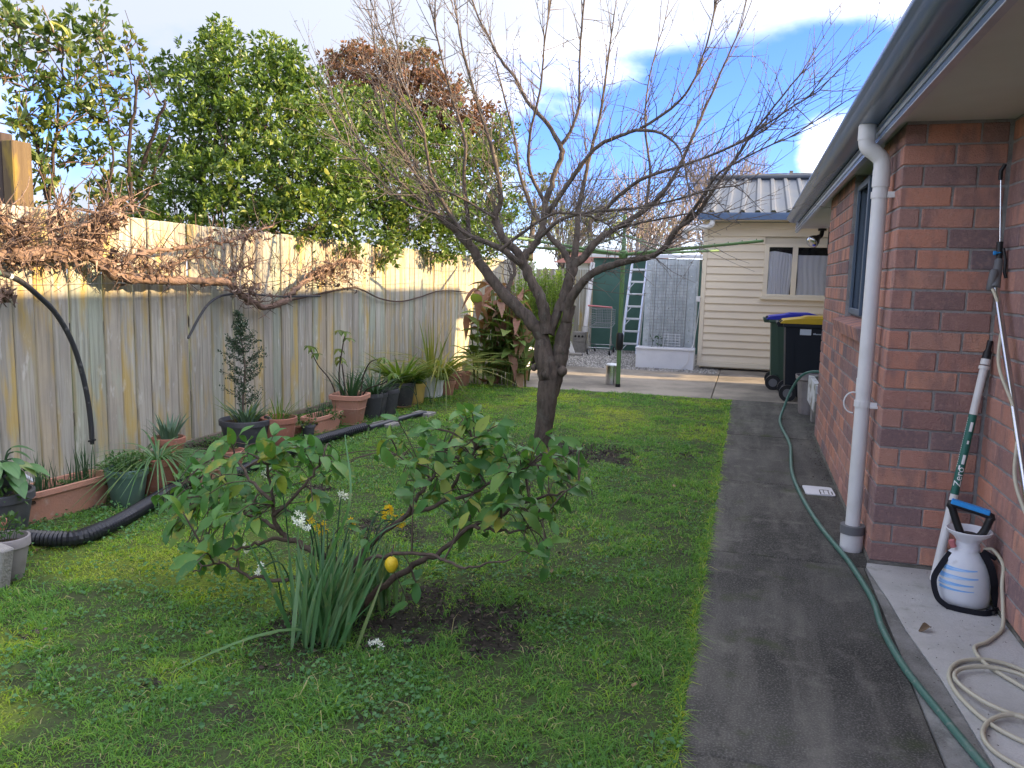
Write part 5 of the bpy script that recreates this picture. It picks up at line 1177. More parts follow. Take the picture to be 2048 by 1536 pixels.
def flowermesh(m, r_):
    vs = []; fs = []
    for k in range(6):
        a = k*math.pi/3; o = len(vs)
        for (rr_, da, z) in ((.15, 0, 0), (.6, -.33, .12), (1, 0, .05), (.6, .33, .12)): vs.append((rr_*r_*math.cos(a+da), rr_*r_*math.sin(a+da), z*r_))
        fs.append((o, o+1, o+2, o+3))
    o = len(vs)
    for k in range(8):
        a = k*math.pi/4; vs += [(.22*r_*math.cos(a), .22*r_*math.sin(a), .02*r_), (.30*r_*math.cos(a), .30*r_*math.sin(a), .35*r_)]
    fs += [(o+2*k, o+2*((k+1) % 8), o+2*((k+1) % 8)+1, o+2*k+1) for k in range(8)]
    me = bpy.data.meshes.new('flower'); me.from_pydata(vs, [], fs); me.materials.append(m); return me
fw, fy = flowermesh(M['petalw'], .016), flowermesh(M['petaly'], .014)
sq = G()
for (x, y, n, me, Y) in ((600, 1038, 8, fw, 2.6), (612, 1050, 5, fw, 2.6), (520, 1136, 5, fw, 2.6), (683, 990, 5, fw, 2.85), (486, 1100, 3, fw, 2.7), (525, 945, 3, fw, 2.75), (750, 1290, 7, fw, 2.6), (778, 1018, 9, fy, 2.95), (770, 1028, 6, fy, 2.95), (804, 1044, 8, fy, 2.95), (640, 1052, 7, fy, 2.8), (650, 1062, 6, fy, 2.8), (704, 1046, 4, fy, 2.95), (633, 1045, 4, fy, 2.8), (790, 1040, 5, fy, 2.95)):
    h_ = ay(x, y, Y) if y < 1200 else ag(x, y, .03)
    if y < 1200: sq.tube(spline([Vector((h_.x*.55-1.5*.45, 2.72, .02)), h_.lerp(Vector((-1.5, 2.72, .2)), .3)+Vector((0, 0, .03)), h_], 5), .003, 5, False)
    for _ in range(n): leafobj(me, nc, h_+rv(.011), rv(), Vector((U(-.7, .7), -1, U(-.1, .8))), U(.8, 1.15), 'flower')
sq.make('flower_stem', M['strapdark'], nc, 180)

# ================================================================== GRAPE VINE ON THE FENCE, PIPES
VX = -4.10
gv = thing('grape_vine', 'old grape vine with peeling bark trained along the sunlit top of the fence', 'vine', (VX, 5.5, 0))
def vp(pts, n=6, j=.03): return [p+Vector((U(-j, j), 0, 0)) for p in spline([ax(x, y, VX) for x, y in pts], n)]
ARM = [(-420, 500), (-220, 522), (-60, 515), (0, 511), (60, 509), (119, 505), (160, 508), (187, 513), (219, 542), (240, 553), (266, 558), (330, 562), (400, 563), (453, 566), (484, 592), (505, 606), (525, 614), (562, 606), (594, 576), (640, 542), (690, 520), (720, 525)]
ARMS = [(ARM, .046, .020), ([(190, 515), (198, 480), (192, 450), (200, 430), (225, 412), (250, 395)], .028, .012), ([(30, 508), (20, 470), (5, 440), (-20, 420)], .028, .012),
        ([(235, 545), (250, 525), (275, 508), (310, 500), (360, 498), (410, 488), (460, 482), (500, 470), (545, 448)], .020, .008), ([(330, 540), (360, 520), (400, 512), (440, 520)], .009, .005), ([(100, 506), (140, 485), (180, 470), (205, 440), (240, 420), (262, 400)], .017, .008), ([(150, 507), (110, 480), (100, 450), (118, 425), (112, 405)], .014, .006), ([(5, 512), (40, 490), (30, 465), (48, 440)], .014, .006), ([(455, 560), (470, 545), (490, 535), (510, 520)], .014, .006), ([(130, 505), (120, 470), (125, 440), (150, 420)], .014, .006), ([(60, 508), (50, 480), (70, 455)], .012, .006)]
vt = G(); vt.tint = .5; vb = G(); vb.tint = .5
for k_, (pts, a, b) in enumerate(ARMS):
    P = wob(vp(pts, 6), .006); k = len(P); rr = [(a+(b-a)*i/(k-1))*U(.82, 1.2) for i in range(k)]
    q = G(); q.tint = .55; q.tube(P, rr, 10); q.make('trunk' if k_ == 0 else 'branch', M['vine'], gv, 80)
    for i in range(1, k-1):
        px_ = P[i].y
        dense = 2 if (k_ in (1, 2, 6, 7) or i < 46 or i > 107) else 1
        for _ in range(random.randint(1, dense+1)):          # short canes and tendrils
            L = U(.05, .22) if random.random() < .8 else U(.2, .42); d = Vector((U(-.5, .9), random.gauss(0, .7), random.gauss(.35, .7))).normalized()
            pts_ = [P[i]]
            for s_ in range(4): d = (d+rv(.22)).normalized(); pts_.append(pts_[-1]+d*L/4)
            vt.tint = U(.1, .9); vt.tube(pts_, [.0045, .0038, .003, .0024, .0016], 4, False)
        for _ in range(random.randint(0, dense)):            # curling dead leaves and bark strips
            p = P[i]+Vector((U(-.02, .07), U(-.05, .05), U(-.06, .07))); d = Vector((U(-.3, .6), random.gauss(0, .6), U(-1.2, .3))).normalized(); L = U(.03, .085); s_ = d.cross(rv()).normalized(); w_ = U(.004, .013)
            vb.tint = U(.2, 1); e = p+d*L*.5+rv(.012); f = p+d*L+rv(.02)
            vb.add([p-s_*w_*.4, p+s_*w_*.4, e+s_*w_, e-s_*w_, f+s_*w_*.3, f-s_*w_*.3], [(0, 1, 2, 3), (3, 2, 4, 5)])
for (x, y, rx, ry_, n) in ((25, 455, 48, 40, 70), (60, 520, 90, 12, 80), (175, 465, 46, 36, 80), (215, 440, 35, 30, 120), (225, 525, 45, 28, 50), (500, 580, 40, 14, 60), (690, 548, 60, 28, 110), (650, 545, 40, 25, 120), (470, 475, 80, 18, 70), (10, 590, 22, 14, 60), (300, 535, 60, 20, 90)):
    for _ in range(n):                                       # tangles of dead leaf, fibre and tendril
        p = ax(x+random.gauss(0, rx*.5), y+random.gauss(0, ry_*.5), VX+U(-.06, .10)); d = rv().normalized(); L = U(.015, .055); s_ = d.cross(rv()).normalized(); w_ = U(.005, .018)
        vb.tint = U(.1, 1); e = p+d*L*.5+rv(.012); f = p+d*L+rv(.018)
        vb.add([p-s_*w_*.4, p+s_*w_*.4, e+s_*w_, e-s_*w_, f+s_*w_*.3, f-s_*w_*.3], [(0, 1, 2, 3), (3, 2, 4, 5)])
        if random.random() < .35: vt.tint = U(.1, .8); vt.tube([p, p+rv(.04), p+rv(.08)+Vector((.01, 0, .03))], .0026, 4, False)
for k in range(90):          # long thin canes reaching up the sunlit boards
    x = U(430, 760); y = 560-abs(random.gauss(0, 18))-(x-430)*.05; d = Vector((U(-.1, .35), random.gauss(0, .5), U(.2, 1))).normalized(); p = ax(x, y, VX); pts_ = [p]
    for s_ in range(5): d = (d+rv(.16)).normalized(); pts_.append(pts_[-1]+d*U(.02, .06))
    vt.tint = U(.2, .8); vt.tube(pts_, [.004, .0035, .003, .0026, .002, .0015], 4, False)
vt.make('canes', M['vine'], gv, 180)['kind'] = 'stuff'; vb.make('peeling_bark', M['vine'], gv, 180)['kind'] = 'stuff'
P = spline([ax(x, y, -4.19) for x, y in ((562, 604), (620, 592), (690, 577), (720, 578), (760, 597), (800, 603), (840, 594), (880, 582), (930, 584), (960, 590), (990, 592))], 6)
q = G(); q.tint = .15; q.tube(P, [.011-.004*i/len(P) for i in range(len(P))], 8); q.make('runner', M['vine'], gv, 80)
q = G()
for (z, sag) in ((1.50, .015), (1.30, .01)): q.tube([Vector((FX+.02, 1.0+.7*i, z-sag*math.sin(i*1.9))) for i in range(17)], .0016, 4, False)
tag(q.make('fence_wire', M['wire']), 'thin sagging support wires strung along the paling fence behind the vine', 'wire')
ip = thing('irrigation_pipe', 'thick black irrigation pipe arching down the fence from the vine to a small tap', 'pipe', (-4.08, 4.0, .5))
P = spline([ax(x, y, -4.08) for x, y in ((-40, 532), (0, 545), (40, 562), (75, 590), (110, 625), (140, 675), (160, 730), (174, 790), (181, 840), (184, 878))], 6)
q = G(); q.tube(P, .0165, 10); q.make('pipe', M['poly'], ip, 60)
q = G(); q.tube([P[-1], P[-1]-Vector((0, 0, .035))], .013, 10); c = P[-1]-Vector((0, 0, .01)); q.tube([c-Vector((0, .028, 0)), c+Vector((0, .028, 0))], .007, 8); q.make('tap', M['black'], ip, 50)
q = G(); q.tube([P[3]-Vector((0, .012, .006)), P[3]+Vector((0, .012, .006))], .019, 10); q.tube([P[9]-Vector((0, .008, -.004)), P[9]+Vector((0, .008, -.004))], .0185, 10); q.make('clip', M['pvc'], ip, 50)
q = G(); q.tube([P[5]-Vector((0, .02, -.004)), P[5]+Vector((0, .02, -.004))], .021, 10); q.make('joiner', M['potgreen'], ip, 50)
ip2 = thing('thin_pipe', 'thin black pipe end hanging in a curve under the middle of the vine', 'pipe', (-4.10, 5.6, 1))
P = spline([ax(x, y, -4.10) for x, y in ((640, 592), (560, 593), (500, 588), (450, 590), (420, 605), (398, 635), (376, 677))], 6); q = G(); q.tube(P, .010, 8); q.make('pipe', M['poly'], ip2, 60)
# corrugated drain coil along the pots
dc = thing('drain_coil', 'black corrugated drainage pipe snaking along the fence beside the pots', 'drain pipe', (-3.7, 4.5, .06))
cpts = [ag(x, y, .055) for x, y in ((-90, 1066), (-30, 1068), (30, 1072), (90, 1077), (150, 1076), (200, 1060), (250, 1036), (300, 1006), (350, 976), (400, 958), (470, 944), (530, 922), (590, 897), (650, 876), (700, 862), (760, 846), (815, 830), (850, 822))]
P = spline(cpts, 60); 
Pd = [P[0]]; acc_ = 0
for a, b in zip(P, P[1:]):
    acc_ += (b-a).length
    if acc_ >= .0092: Pd.append(b); acc_ = 0
near = [p for p in Pd if p.y < 6.4]; far_ = [p for p in P[::12] if p.y >= 6.35]
q = G(); q.tube(near, [.042 if i % 2 else .034 for i in range(len(near))], 12); q.make('corrugated_pipe', M['drain'], dc, 25)
far_ = [p-Vector((0, 0, .02)) for p in far_]; q = G(); q.tube(far_, [.036-.012*i/len(far_) for i in range(len(far_))], 12); q.make('smooth_pipe', M['drain'], dc, 60)

# ================================================================== POTS AND THEIR PLANTS
def pot(name, label, m, base, r0_, r1_, h, rim=.012, sq=0, n=26, group='plant pots along the fence', rx=1, ry=1, rot=0, cat='plant pot', soil=.035, saucer=None, bands=0):
    base = Vector(base); t = thing(name, label, cat, base, group)
    prof = [(r0_*.94, .002), (r0_, .010)]
    for k in range(bands): z = h*(.55+.12*k); rr_ = r0_+(r1_-r0_)*z/h; prof += [(rr_-.0005, z-.004), (rr_+.003, z), (rr_-.0005, z+.004)]
    prof += [(r1_-.002, h-.045 if h > .12 else h-.02), (r1_+rim, h-.042 if h > .12 else h-.018), (r1_+rim*1.1, h-.004), (r1_+rim*.7, h), (r1_-.004, h), (r1_-.012, h-.02), (r1_-.018, h-.06)]
    q = G(); q.lathe(prof, n, base, sq, rx, ry, rot); q.make('pot', M[m], t, 35)
    q = G(); q.lathe([(r1_-.013, h-soil-.01), (r1_-.013, h-soil), (r1_*.5, h-soil+.008), (.002, h-soil+.01)], n, base, sq, rx, ry, rot); q.make('soil', M['soil'], t, 60)
    if saucer:
        q = G(); q.lathe([(r0_*1.1, .0), (r0_*1.35, .022), (r0_*1.3, .024), (r0_*1.08, .008)], n, base, sq, rx, ry, rot); q.make('saucer', M[saucer], t, 40)
    return t, base+Vector((0, 0, h-soil))
def straps(t, c, n, L0, L1, W, m, spread, rad, droop=(.3, 1.2), fold=.25, up=1.0, tipw=2.0):
    vs = [leafmesh('leaf', 1.0, W/((L0+L1)/2), M[m], U(*droop), fold, 8, U(-.5, .5), tipw) for _ in range(5)]
    for _ in range(n):
        a = U(0, 2*math.pi); r_ = rad*math.sqrt(random.random()); d = Vector((math.cos(a)*spread, math.sin(a)*spread, up)) + rv(.12)
        leafobj(random.choice(vs), t, c+Vector((math.cos(a)*r_, math.sin(a)*r_, -.005)), d, Vector((-math.cos(a), -math.sin(a), .5)) if spread > .1 else rv()+Vector((0, -1, 0)), U(L0, L1))
def mound(t, c, n, rad, h, L, m, name='foliage', flat=.6):
    u = norm(rng.normal(0, 1, (n, 3))); u[:, 2] = np.abs(u[:, 2]); rr_ = rng.random(n)**.4
    p = np.array(c)+u*np.array([rad, rad, h])*rr_[:, None]; d = u+rng.normal(0, .6, (n, 3)); nn = rng.normal(0, flat, (n, 3)); nn[:, 2] += 1; s = rng.uniform(.6, 1.3, n)*L
    return cloud_obj(name, M[m], t, p, d, nn, s, s*.62, np.clip(rng.normal(.5, .25, n), 0, 1), kind='stuff')
def stems(t, c, n, h, rad, m='strapdark', r_=.0022, name='stem'):
    q = G()
    for _ in range(n):
        a = rv(rad); a.z = 0; L = h*U(.5, 1.1); q.tube(spline([c+a, c+a*1.3+Vector((0, 0, L*.5)), c+a*1.8+rv(.015)+Vector((0, 0, L))], 3), [r_]*6+[r_*.3], 4, False)
    return q.make(name, M[m], t, 180)
# nearest pair at the left edge
t, c = pot('plant_pot', 'charcoal pot with a smaller black pot of broad leaves set inside, left edge', 'potgrey', ag(2, 1098), .105, .150, .30, .012)
t2, c2 = pot('plant_pot', 'small black pot of broad green leaves standing inside the large charcoal pot', 'potgrey', ag(2, 1098)+Vector((-.04, .02, .22)), .065, .088, .15, .006, n=22)
bl_ = [leafmesh('leaf', .14, .08, M['strap'], U(.3, .9), .2, 6, 0) for _ in range(4)]
for i in range(20):
    a = U(-2.6, 1.2); b = c2+rv(.04); e = c2+Vector((math.cos(a)*U(.04, .16), math.sin(a)*U(.04, .16), U(.03, .20))); q = G(); q.tube(spline([b, b.lerp(e, .6)+Vector((0, 0, .05)), e], 4), .004, 5, False); q.make('stalk', M['strapdark'], t2, 180)
    leafobj(random.choice(bl_), t2, e, Vector((math.cos(a), math.sin(a), U(-.3, .4))), (0, 0, 1), U(.6, 1.1))
mound(t, c+Vector((.06, -.04, 0)), 60, .12, .06, .035, 'herb')
q = G(); q.obox(ax(57, 955, -4.0), Matrix.Rotation(.9, 3, 'X'), .004, .008, .05); tag(q.make('plant_tag', M['white']), 'white plastic plant tag sticking up behind the charcoal pot', 'plant tag')
t, c = pot('plant_pot', 'pale grey pot with small herb at the left edge beside a grey slab', 'potlight', ag(18, 1158), .06, .088, .20, .006)
mound(t, c+Vector((0, 0, .04)), 90, .08, .09, .03, 'herb'); stems(t, c, 10, .13, .02)
t, c = pot('plant_pot', 'small orange terracotta pot cut by the left edge above a grey slab', 'terradark', ag(-22, 1140), .05, .07, .235, .012)
sl_ = thing('grey_slab', 'upright pale grey concrete slab end at the left edge of the lawn', 'slab', ag(-10, 1180)); pzz = ag(-10, 1180); q = G(); q.obox(Vector((pzz.x, pzz.y, .09)), Matrix.Rotation(.2, 3, 'Y'), .07, .03, .12, .006); q.make('slab', M['block'], sl_)
# terracotta trough with chives
TB0, TB1 = ag(62, 1052), ag(218, 1006); cc = (TB0+TB1)/2; cc.x -= .07; ang = math.atan2(TB1.y-TB0.y, TB1.x-TB0.x); ln = (TB1-TB0).length/2
def trough(label, m, cc, ang, hl, hw, h, mat_soil='soil'):
    t = thing('plant_trough', label, 'planter', cc, 'plant pots along the fence'); mt = Matrix.Rotation(ang, 3, 'Z'); q = G()
    rings = [(.90, .80, 0), (.97, .93, h*.72), (1.0, .96, h*.80), (1.0, .96, h-.03), (1.06, 1.12, h-.028), (1.06, 1.12, h), (.985, .90, h), (.96, .84, h-.05)]
    vs = []; n = 20
    for (a, b, z) in rings:
        for j in range(n):
            th = 2*math.pi*j/n; ca, sa = math.cos(th), math.sin(th); k = (abs(ca)**6+abs(sa)**6)**(-1/6); p = mt @ Vector((hl*a*ca*k, hw*b*sa*k, z)); vs.append(cc+p)
    fs = [(i*n+j, i*n+(j+1) % n, (i+1)*n+(j+1) % n, (i+1)*n+j) for i in range(len(rings)-1) for j in range(n)]+[tuple(range(n))[::-1]]
    q.add(vs, fs); q.make('trough', M[m], t, 35)
    q = G(); q.obox(cc+Vector((0, 0, h-.055)), mt, hl*.95, hw*.82, .01); q.make('soil', M['soil'], t)
    return t, mt
t, mt = trough('long terracotta trough of chives by the fence, second from the left edge', 'terra', cc, ang, ln+.03, .10, .185)
vs = [leafmesh('leaf', 1, .035, M['strapdark'], U(0, .15), .4, 5, 0, 2.2) for _ in range(4)]
for (u, n, hh_) in ((-.55, 16, .24), (-.35, 18, .20), (-.15, 10, .16), (.35, 12, .18), (.6, 16, .24), (.72, 8, .22)):
    for _ in range(n): leafobj(random.choice(vs), t, cc+mt @ Vector((ln*u+random.gauss(0, .02), random.gauss(0, .025), .13)), Vector((random.gauss(0, .07), random.gauss(0, .07), 1)), rv(), hh_*U(.6, 1.15))
for u in (-.8, .5, .15): mound(t, cc+mt @ Vector((ln*u, 0, .135)), 60, .07, .05, .022, 'herb')
# green pot
t, c = pot('plant_pot', 'green plastic pot of small round herb leaves right of the long trough', 'potgreen', ag(256, 1010), .085, .115, .23, .006)
mound(t, c+Vector((0, -.01, .02)), 420, .15, .11, .024, 'herb'); stems(t, c, 14, .14, .05)
# drooping grass pot
t, c = pot('plant_pot', 'brown terracotta pot of drooping grass behind the lemon tree, beside the green pot', 'terradark', ag(318, 990), .095, .125, .25, .010)
straps(t, c, 130, .28, .46, .009, 'strap', .55, .07, (.9, 1.6), .3, .8)
t, c = pot('plant_pot', 'terracotta pot of blue green succulents at the fence foot behind the lemon leaves', 'terradark', ag(398, 940)+Vector((-.25, 0, 0)), .08, .105, .22, .010)
straps(t, c, 34, .14, .24, .018, 'bluegreen', .28, .07, (.1, .5))
t, c = pot('plant_pot', 'pale terracotta pot half hidden by lemon leaves beside the drooping grass', 'terra', ag(412, 985), .075, .10, .20, .012); mound(t, c, 30, .07, .05, .025, 'herb')
t, c = pot('plant_pot', 'orange terracotta pot with wide rim in front of the big charcoal pot', 'terradark', ag(462, 952), .060, .088, .185, .012, soil=.03); mound(t, c+Vector((-.02, .02, .02)), 46, .05, .08, .028, 'herb')
# big charcoal pot with small tree
BP = ag(492, 905); t, c = pot('plant_pot', 'large charcoal pot holding a slender small leaved tree and bulbs', 'potgrey', BP, .135, .185, .27, .012, soil=.03)
straps(t, c+Vector((.05, -.05, 0)), 44, .12, .24, .020, 'bluegreen', .35, .07, (.3, 1.0)); straps(t, c, 20, .16, .30, .010, 'straplime', .4, .12, (.2, .8))
st = thing('potted_tree', 'slender dark small leaved tree growing from the large charcoal pot', 'tree', c)
D_ = BP.y+.02; P = spline([ay(488, 868, D_), ay(486, 800, D_), ay(490, 735, D_), ay(483, 680, D_), ay(480, 630, D_)], 6); q = G(); q.tube(P, [.011-.009*i/len(P) for i in range(len(P))], 7); q.make('trunk', M['bark'], st, 80)
q = G(); LC = []
for i in range(5, len(P)):
    for _ in range(4 if i < 21 else 2):
        a = U(0, 6.28); L = (.20 if i < 15 else .13 if i < 20 else .06)*U(.4, 1.1); e = P[i]+Vector((math.cos(a)*L-(.05 if i > 11 and random.random() < .3 else 0), math.sin(a)*L*.8, L*.55)); sp = spline([P[i], P[i].lerp(e, .5)+rv(.01), e], 4); q.tube(sp, .0016, 4, False); LC += sp[2:]
q.make('twigs', M['bark'], st, 180)['kind'] = 'stuff'
b = np.repeat(np.array([list(p) for p in LC]), 5, 0); n = len(b); b += rng.normal(0, .010, (n, 3)); dd = rng.normal(0, 1, (n, 3)); dd[:, 2] += .4; nn = rng.normal(0, .8, (n, 3)); nn[:, 2] += .6; s = rng.uniform(.014, .024, n)
cloud_obj('crown', M['smallleaf'], st, b, dd, nn, s, s*.6, rng.random(n), kind='stuff')
t, c = pot('plant_pot', 'brown terracotta pot with grassy weeds right of the large charcoal pot', 'terradark', ag(558, 900), .105, .135, .27, .010)
straps(t, c, 26, .15, .32, .008, 'straplime', .4, .09, (.1, .7)); mound(t, c, 70, .10, .07, .03, 'herb')
t, c = pot('plant_pot', 'small grey pot between a brown pot and the short terracotta trough', 'potgrey', ag(617, 877), .042, .056, .12, .005); mound(t, c+Vector((-.03, 0, .02)), 60, .09, .10, .03, 'straplime' if False else 'thinleaf')
t, c = pot('plant_pot', 'tiny terracotta pot leaning behind the small grey pot', 'terradark', ag(592, 872), .04, .055, .10, .006); mound(t, c, 40, .08, .07, .035, 'thinleaf')
q0, q1 = ag(628, 874), ag(684, 856); cc = (q0+q1)/2; cc.x -= .06
t, mt = trough('short terracotta trough of bulbs before the square pot', 'terra', cc, math.atan2(q1.y-q0.y, q1.x-q0.x), (q1-q0).length/2, .085, .165)
for _ in range(46): leafobj(random.choice(vs), t, cc+mt @ Vector((U(-.2, .2), random.gauss(0, .03), .11)), Vector((random.gauss(0, .18), random.gauss(0, .18), 1)), rv(), U(.10, .22))
mound(t, cc+Vector((.08, .05, .13)), 110, .11, .06, .025, 'herb')
# square terracotta pot with umbrella plant
SQ = ag(700, 848); t, c = pot('plant_pot', 'square rimmed terracotta pot and saucer holding a leggy umbrella plant', 'terra', SQ, .105, .150, .29, .018, 6, 24, rot=.12, saucer='terra', bands=1)
straps(t, c, 44, .18, .38, .012, 'strapdark', .4, .10, (.1, .6))
D_ = SQ.y; um = [leafmesh('leaf', .085, .032, M['straplime'], U(.2, .7), .2, 5, 0) for _ in range(4)]
for pts in (((676, 800), (660, 760), (636, 730), (622, 700)), ((690, 800), (688, 760), (684, 730), (680, 712)), ((722, 800), (735, 778), (770, 765), (785, 745)), ((684, 798), (678, 750), (686, 690), (690, 670)), ((720, 798), (726, 755), (740, 725), (760, 718))):
    P = spline([ay(x, y, D_+U(-.05, .05)) for x, y in pts], 5); q = G(); q.tube(P, [.008-.004*i/len(P) for i in range(len(P))], 6); q.make('stem', M['vine'], t, 80)
    for i in ((len(P)-1, len(P)-4) if pts[0][0] < 700 else (len(P)-1,)):
        for rep in range(2 if i == len(P)-1 else 1):
            h_ = P[i]+rv(.02)+Vector((0, 0, .02))
            for k in range(7): a = k*.9+rep; leafobj(random.choice(um), t, h_, Vector((math.cos(a), math.sin(a), U(-.35, .1))), (0, 0, 1), U(.7, 1.15))
for (x, y, lab, s) in ((742, 836, 'black pot of dark grassy leaves just right of the square terracotta pot', 1.0), (757, 832, 'black pot half hidden between two other black pots', .95), (775, 828, 'tall plain black pot with a white stick beside the potted orchid', 1.05)):
    t, c = pot('plant_pot', lab, 'potgrey', ag(x, y)+Vector((-.02 if x == 757 else 0, 0, 0)), .080*s, .112*s, .25*s, .005)
    if x < 760: straps(t, c, 44, .22, .42, .013, 'strapdark', .55, .06, (.3, .9))
    else: straps(t, c, 10, .1, .2, .01, 'strapdark', .5, .06)
q = G(); a_ = ag(790, 815)+Vector((0, 0, .2)); q.tube([a_, a_+Vector((.03, .02, .1))], .007, 6); tag(q.make('white_stick', M['pvc']), 'short white stick poking out of the tall plain black pot', 'stick')
t, c = pot('plant_pot', 'large black pot on a terracotta saucer holding a bright green bushy orchid', 'potgrey', ag(802, 813), .115, .150, .27, .006, saucer='terra')
straps(t, c, 150, .28, .54, .026, 'straplime', .62, .08, (.3, 1.0))
for k in range(3): a_ = c+rv(.05); q = G(); q.tube(spline([a_, a_+Vector((.16, -.05, .10)), a_+Vector((.27, -.08, .02)), a_+Vector((.30, -.08, -.12))], 5), .005, 5); q.make('stem', M['strapdark'], t, 80)
t, c = pot('plant_pot', 'yellow plastic pot between the black orchid pot and a torn white bag', 'potyellow', ag(831, 808), .085, .110, .24, .012)
straps(t, c, 70, .2, .42, .018, 'straplime', .55, .07, (.4, 1.1))
t, c = pot('plant_pot', 'black pot in a torn white bag holding arching yellow strap leaves', 'potgrey', ag(862, 794), .105, .135, .26, .006)
vsb = []; q = G(); nb = 26
for k in range(4):
    for j in range(nb):
        a = -1.9+2.2*j/(nb-1); r_ = .125+.02*k*.4+.010*math.sin(j*1.7+k)+U(0, .008); vsb.append(POS[t]+Vector((r_*math.cos(a), r_*math.sin(a), .01+k*.085+.02*math.sin(j*.9)*k*.4)))
q.add(vsb, [(k*nb+j, k*nb+j+1, (k+1)*nb+j+1, (k+1)*nb+j) for k in range(3) for j in range(nb-1)]); q.make('torn_bag', M['white'], t, 60)
straps(t, c+Vector((.12, -.02, 0)), 110, .5, 1.0, .022, 'strapyel', .60, .10, (.7, 1.35)); straps(t, c, 16, .45, .75, .020, 'strapyel', .12, .08, (.0, .3))
for k, (x, y, m_, lab) in enumerate(((893, 792, 'terra', 'terracotta pot under the arching yellow strap leaves'), (905, 780, 'terradark', 'dark terracotta pot partly hidden between strap leaves and cannas'), (925, 772, 'terra', 'small terracotta pot close to the canna stems'))):
    t, c = pot('plant_pot', lab, m_, ag(x, y), .075, .10, .19, .010); straps(t, c, 8, .12, .2, .012, 'strapdark', .5, .05)
for k, (x, y, sx, sy_, lab) in enumerate(((838, 836, .10, .08, 'broken grey paver edging the bed before the yellow pot'), (760, 858, .10, .09, 'flat grey paver edging the bed before the black pots'), (715, 866, .09, .07, 'mossy grey paver in front of the square terracotta pot'))):
    p = ag(x, y); q = G(); q.obox(Vector((p.x, p.y+.12, .02)), Matrix.Rotation(U(-.2, .2), 3, 'Z'), sx, sy_, .022, .006); tag(q.make('edging_paver', M['block'], None, None, p), lab, 'paver')

# ================================================================== CANNAS AND ROSEMARY
ca = thing('canna_clump', 'tall clump of cannas with withered brown upper leaves at the far end of the fence', 'plant', ag(1000, 775))
gl = [leafmesh('leaf', .38, .14, M['cannagreen'], U(.3, .8), .28, 7, U(-.4, .4), 1, .03) for _ in range(6)]
bw = [leafmesh('leaf', .27, .11, M['cannabrown'], U(.6, 1.5), .55, 7, U(-1.4, 1.4), 1, .12) for _ in range(8)]
for i in range(31):
    x = U(952, 1050); b = ag(x, 772+U(-12, 6)); b.y = U(9.8, 10.7); H_ = U(.9, 1.42) if x < 1035 else U(.75, 1.1); lean = Vector((U(-.10, .12), U(-.1, .1), 0)); P = spline([b, b+lean*.4+Vector((0, 0, H_*.5)), b+lean+Vector((0, 0, H_))], 6)
    q = G(); q.tube(P, [.014-.008*j/len(P) for j in range(len(P))], 7); q.make('stem', M['cannagreen'], ca, 80)
    for j in range(9):
        t_ = U(.12, 1.0); p = P[min(len(P)-1, int(t_*(len(P)-1)))]; a = U(0, 6.28)
        brown = t_ > U(.58, .95) or random.random() < .12
        leafobj(random.choice(bw if brown else gl), ca, p, Vector((math.cos(a)*.75, math.sin(a)*.75, U(-.7, .8) if brown else U(.4, 1.2))), Vector((-math.cos(a), -math.sin(a), .8)), U(.7, 1.15))
ro = thing('rosemary_bush', 'upright sunlit rosemary bush behind the bare tree fork', 'shrub', (-3.2, 12.9, 0))
q = G(); bc = []; dcs = []
for i in range(190):
    b = Vector((-3.2+random.gauss(0, .14), 12.9+random.gauss(0, .14), 0)); tp2 = Vector((-3.25+U(-.46, .50), 12.9+U(-.4, .4), U(.75, 1.72)-abs(U(-.4, .4)))); md = b.lerp(tp2, .45)+Vector(((tp2.x-b.x)*.35, (tp2.y-b.y)*.35, -.05)); P = spline([b, md, tp2], 14); q.tube(P[::3], .003, 4, False)
    for j in range(5, len(P)): bc += [P[j]]*14; dcs += [(P[j]-P[j-1]).normalized()]*14
q.make('stems', M['twig'], ro, 180)['kind'] = 'stuff'
b = np.array([list(p) for p in bc]); n = len(b); dd = rng.normal(0, .75, (n, 3))+np.array([list(p) for p in dcs])*.9; s = rng.uniform(.03, .06, n)
cloud_obj('foliage', M['rosemary'], ro, b+rng.normal(0, .012, (n, 3)), dd, rng.normal(0, 1, (n, 3)), s, s*.28, rng.random(n), kind='stuff')

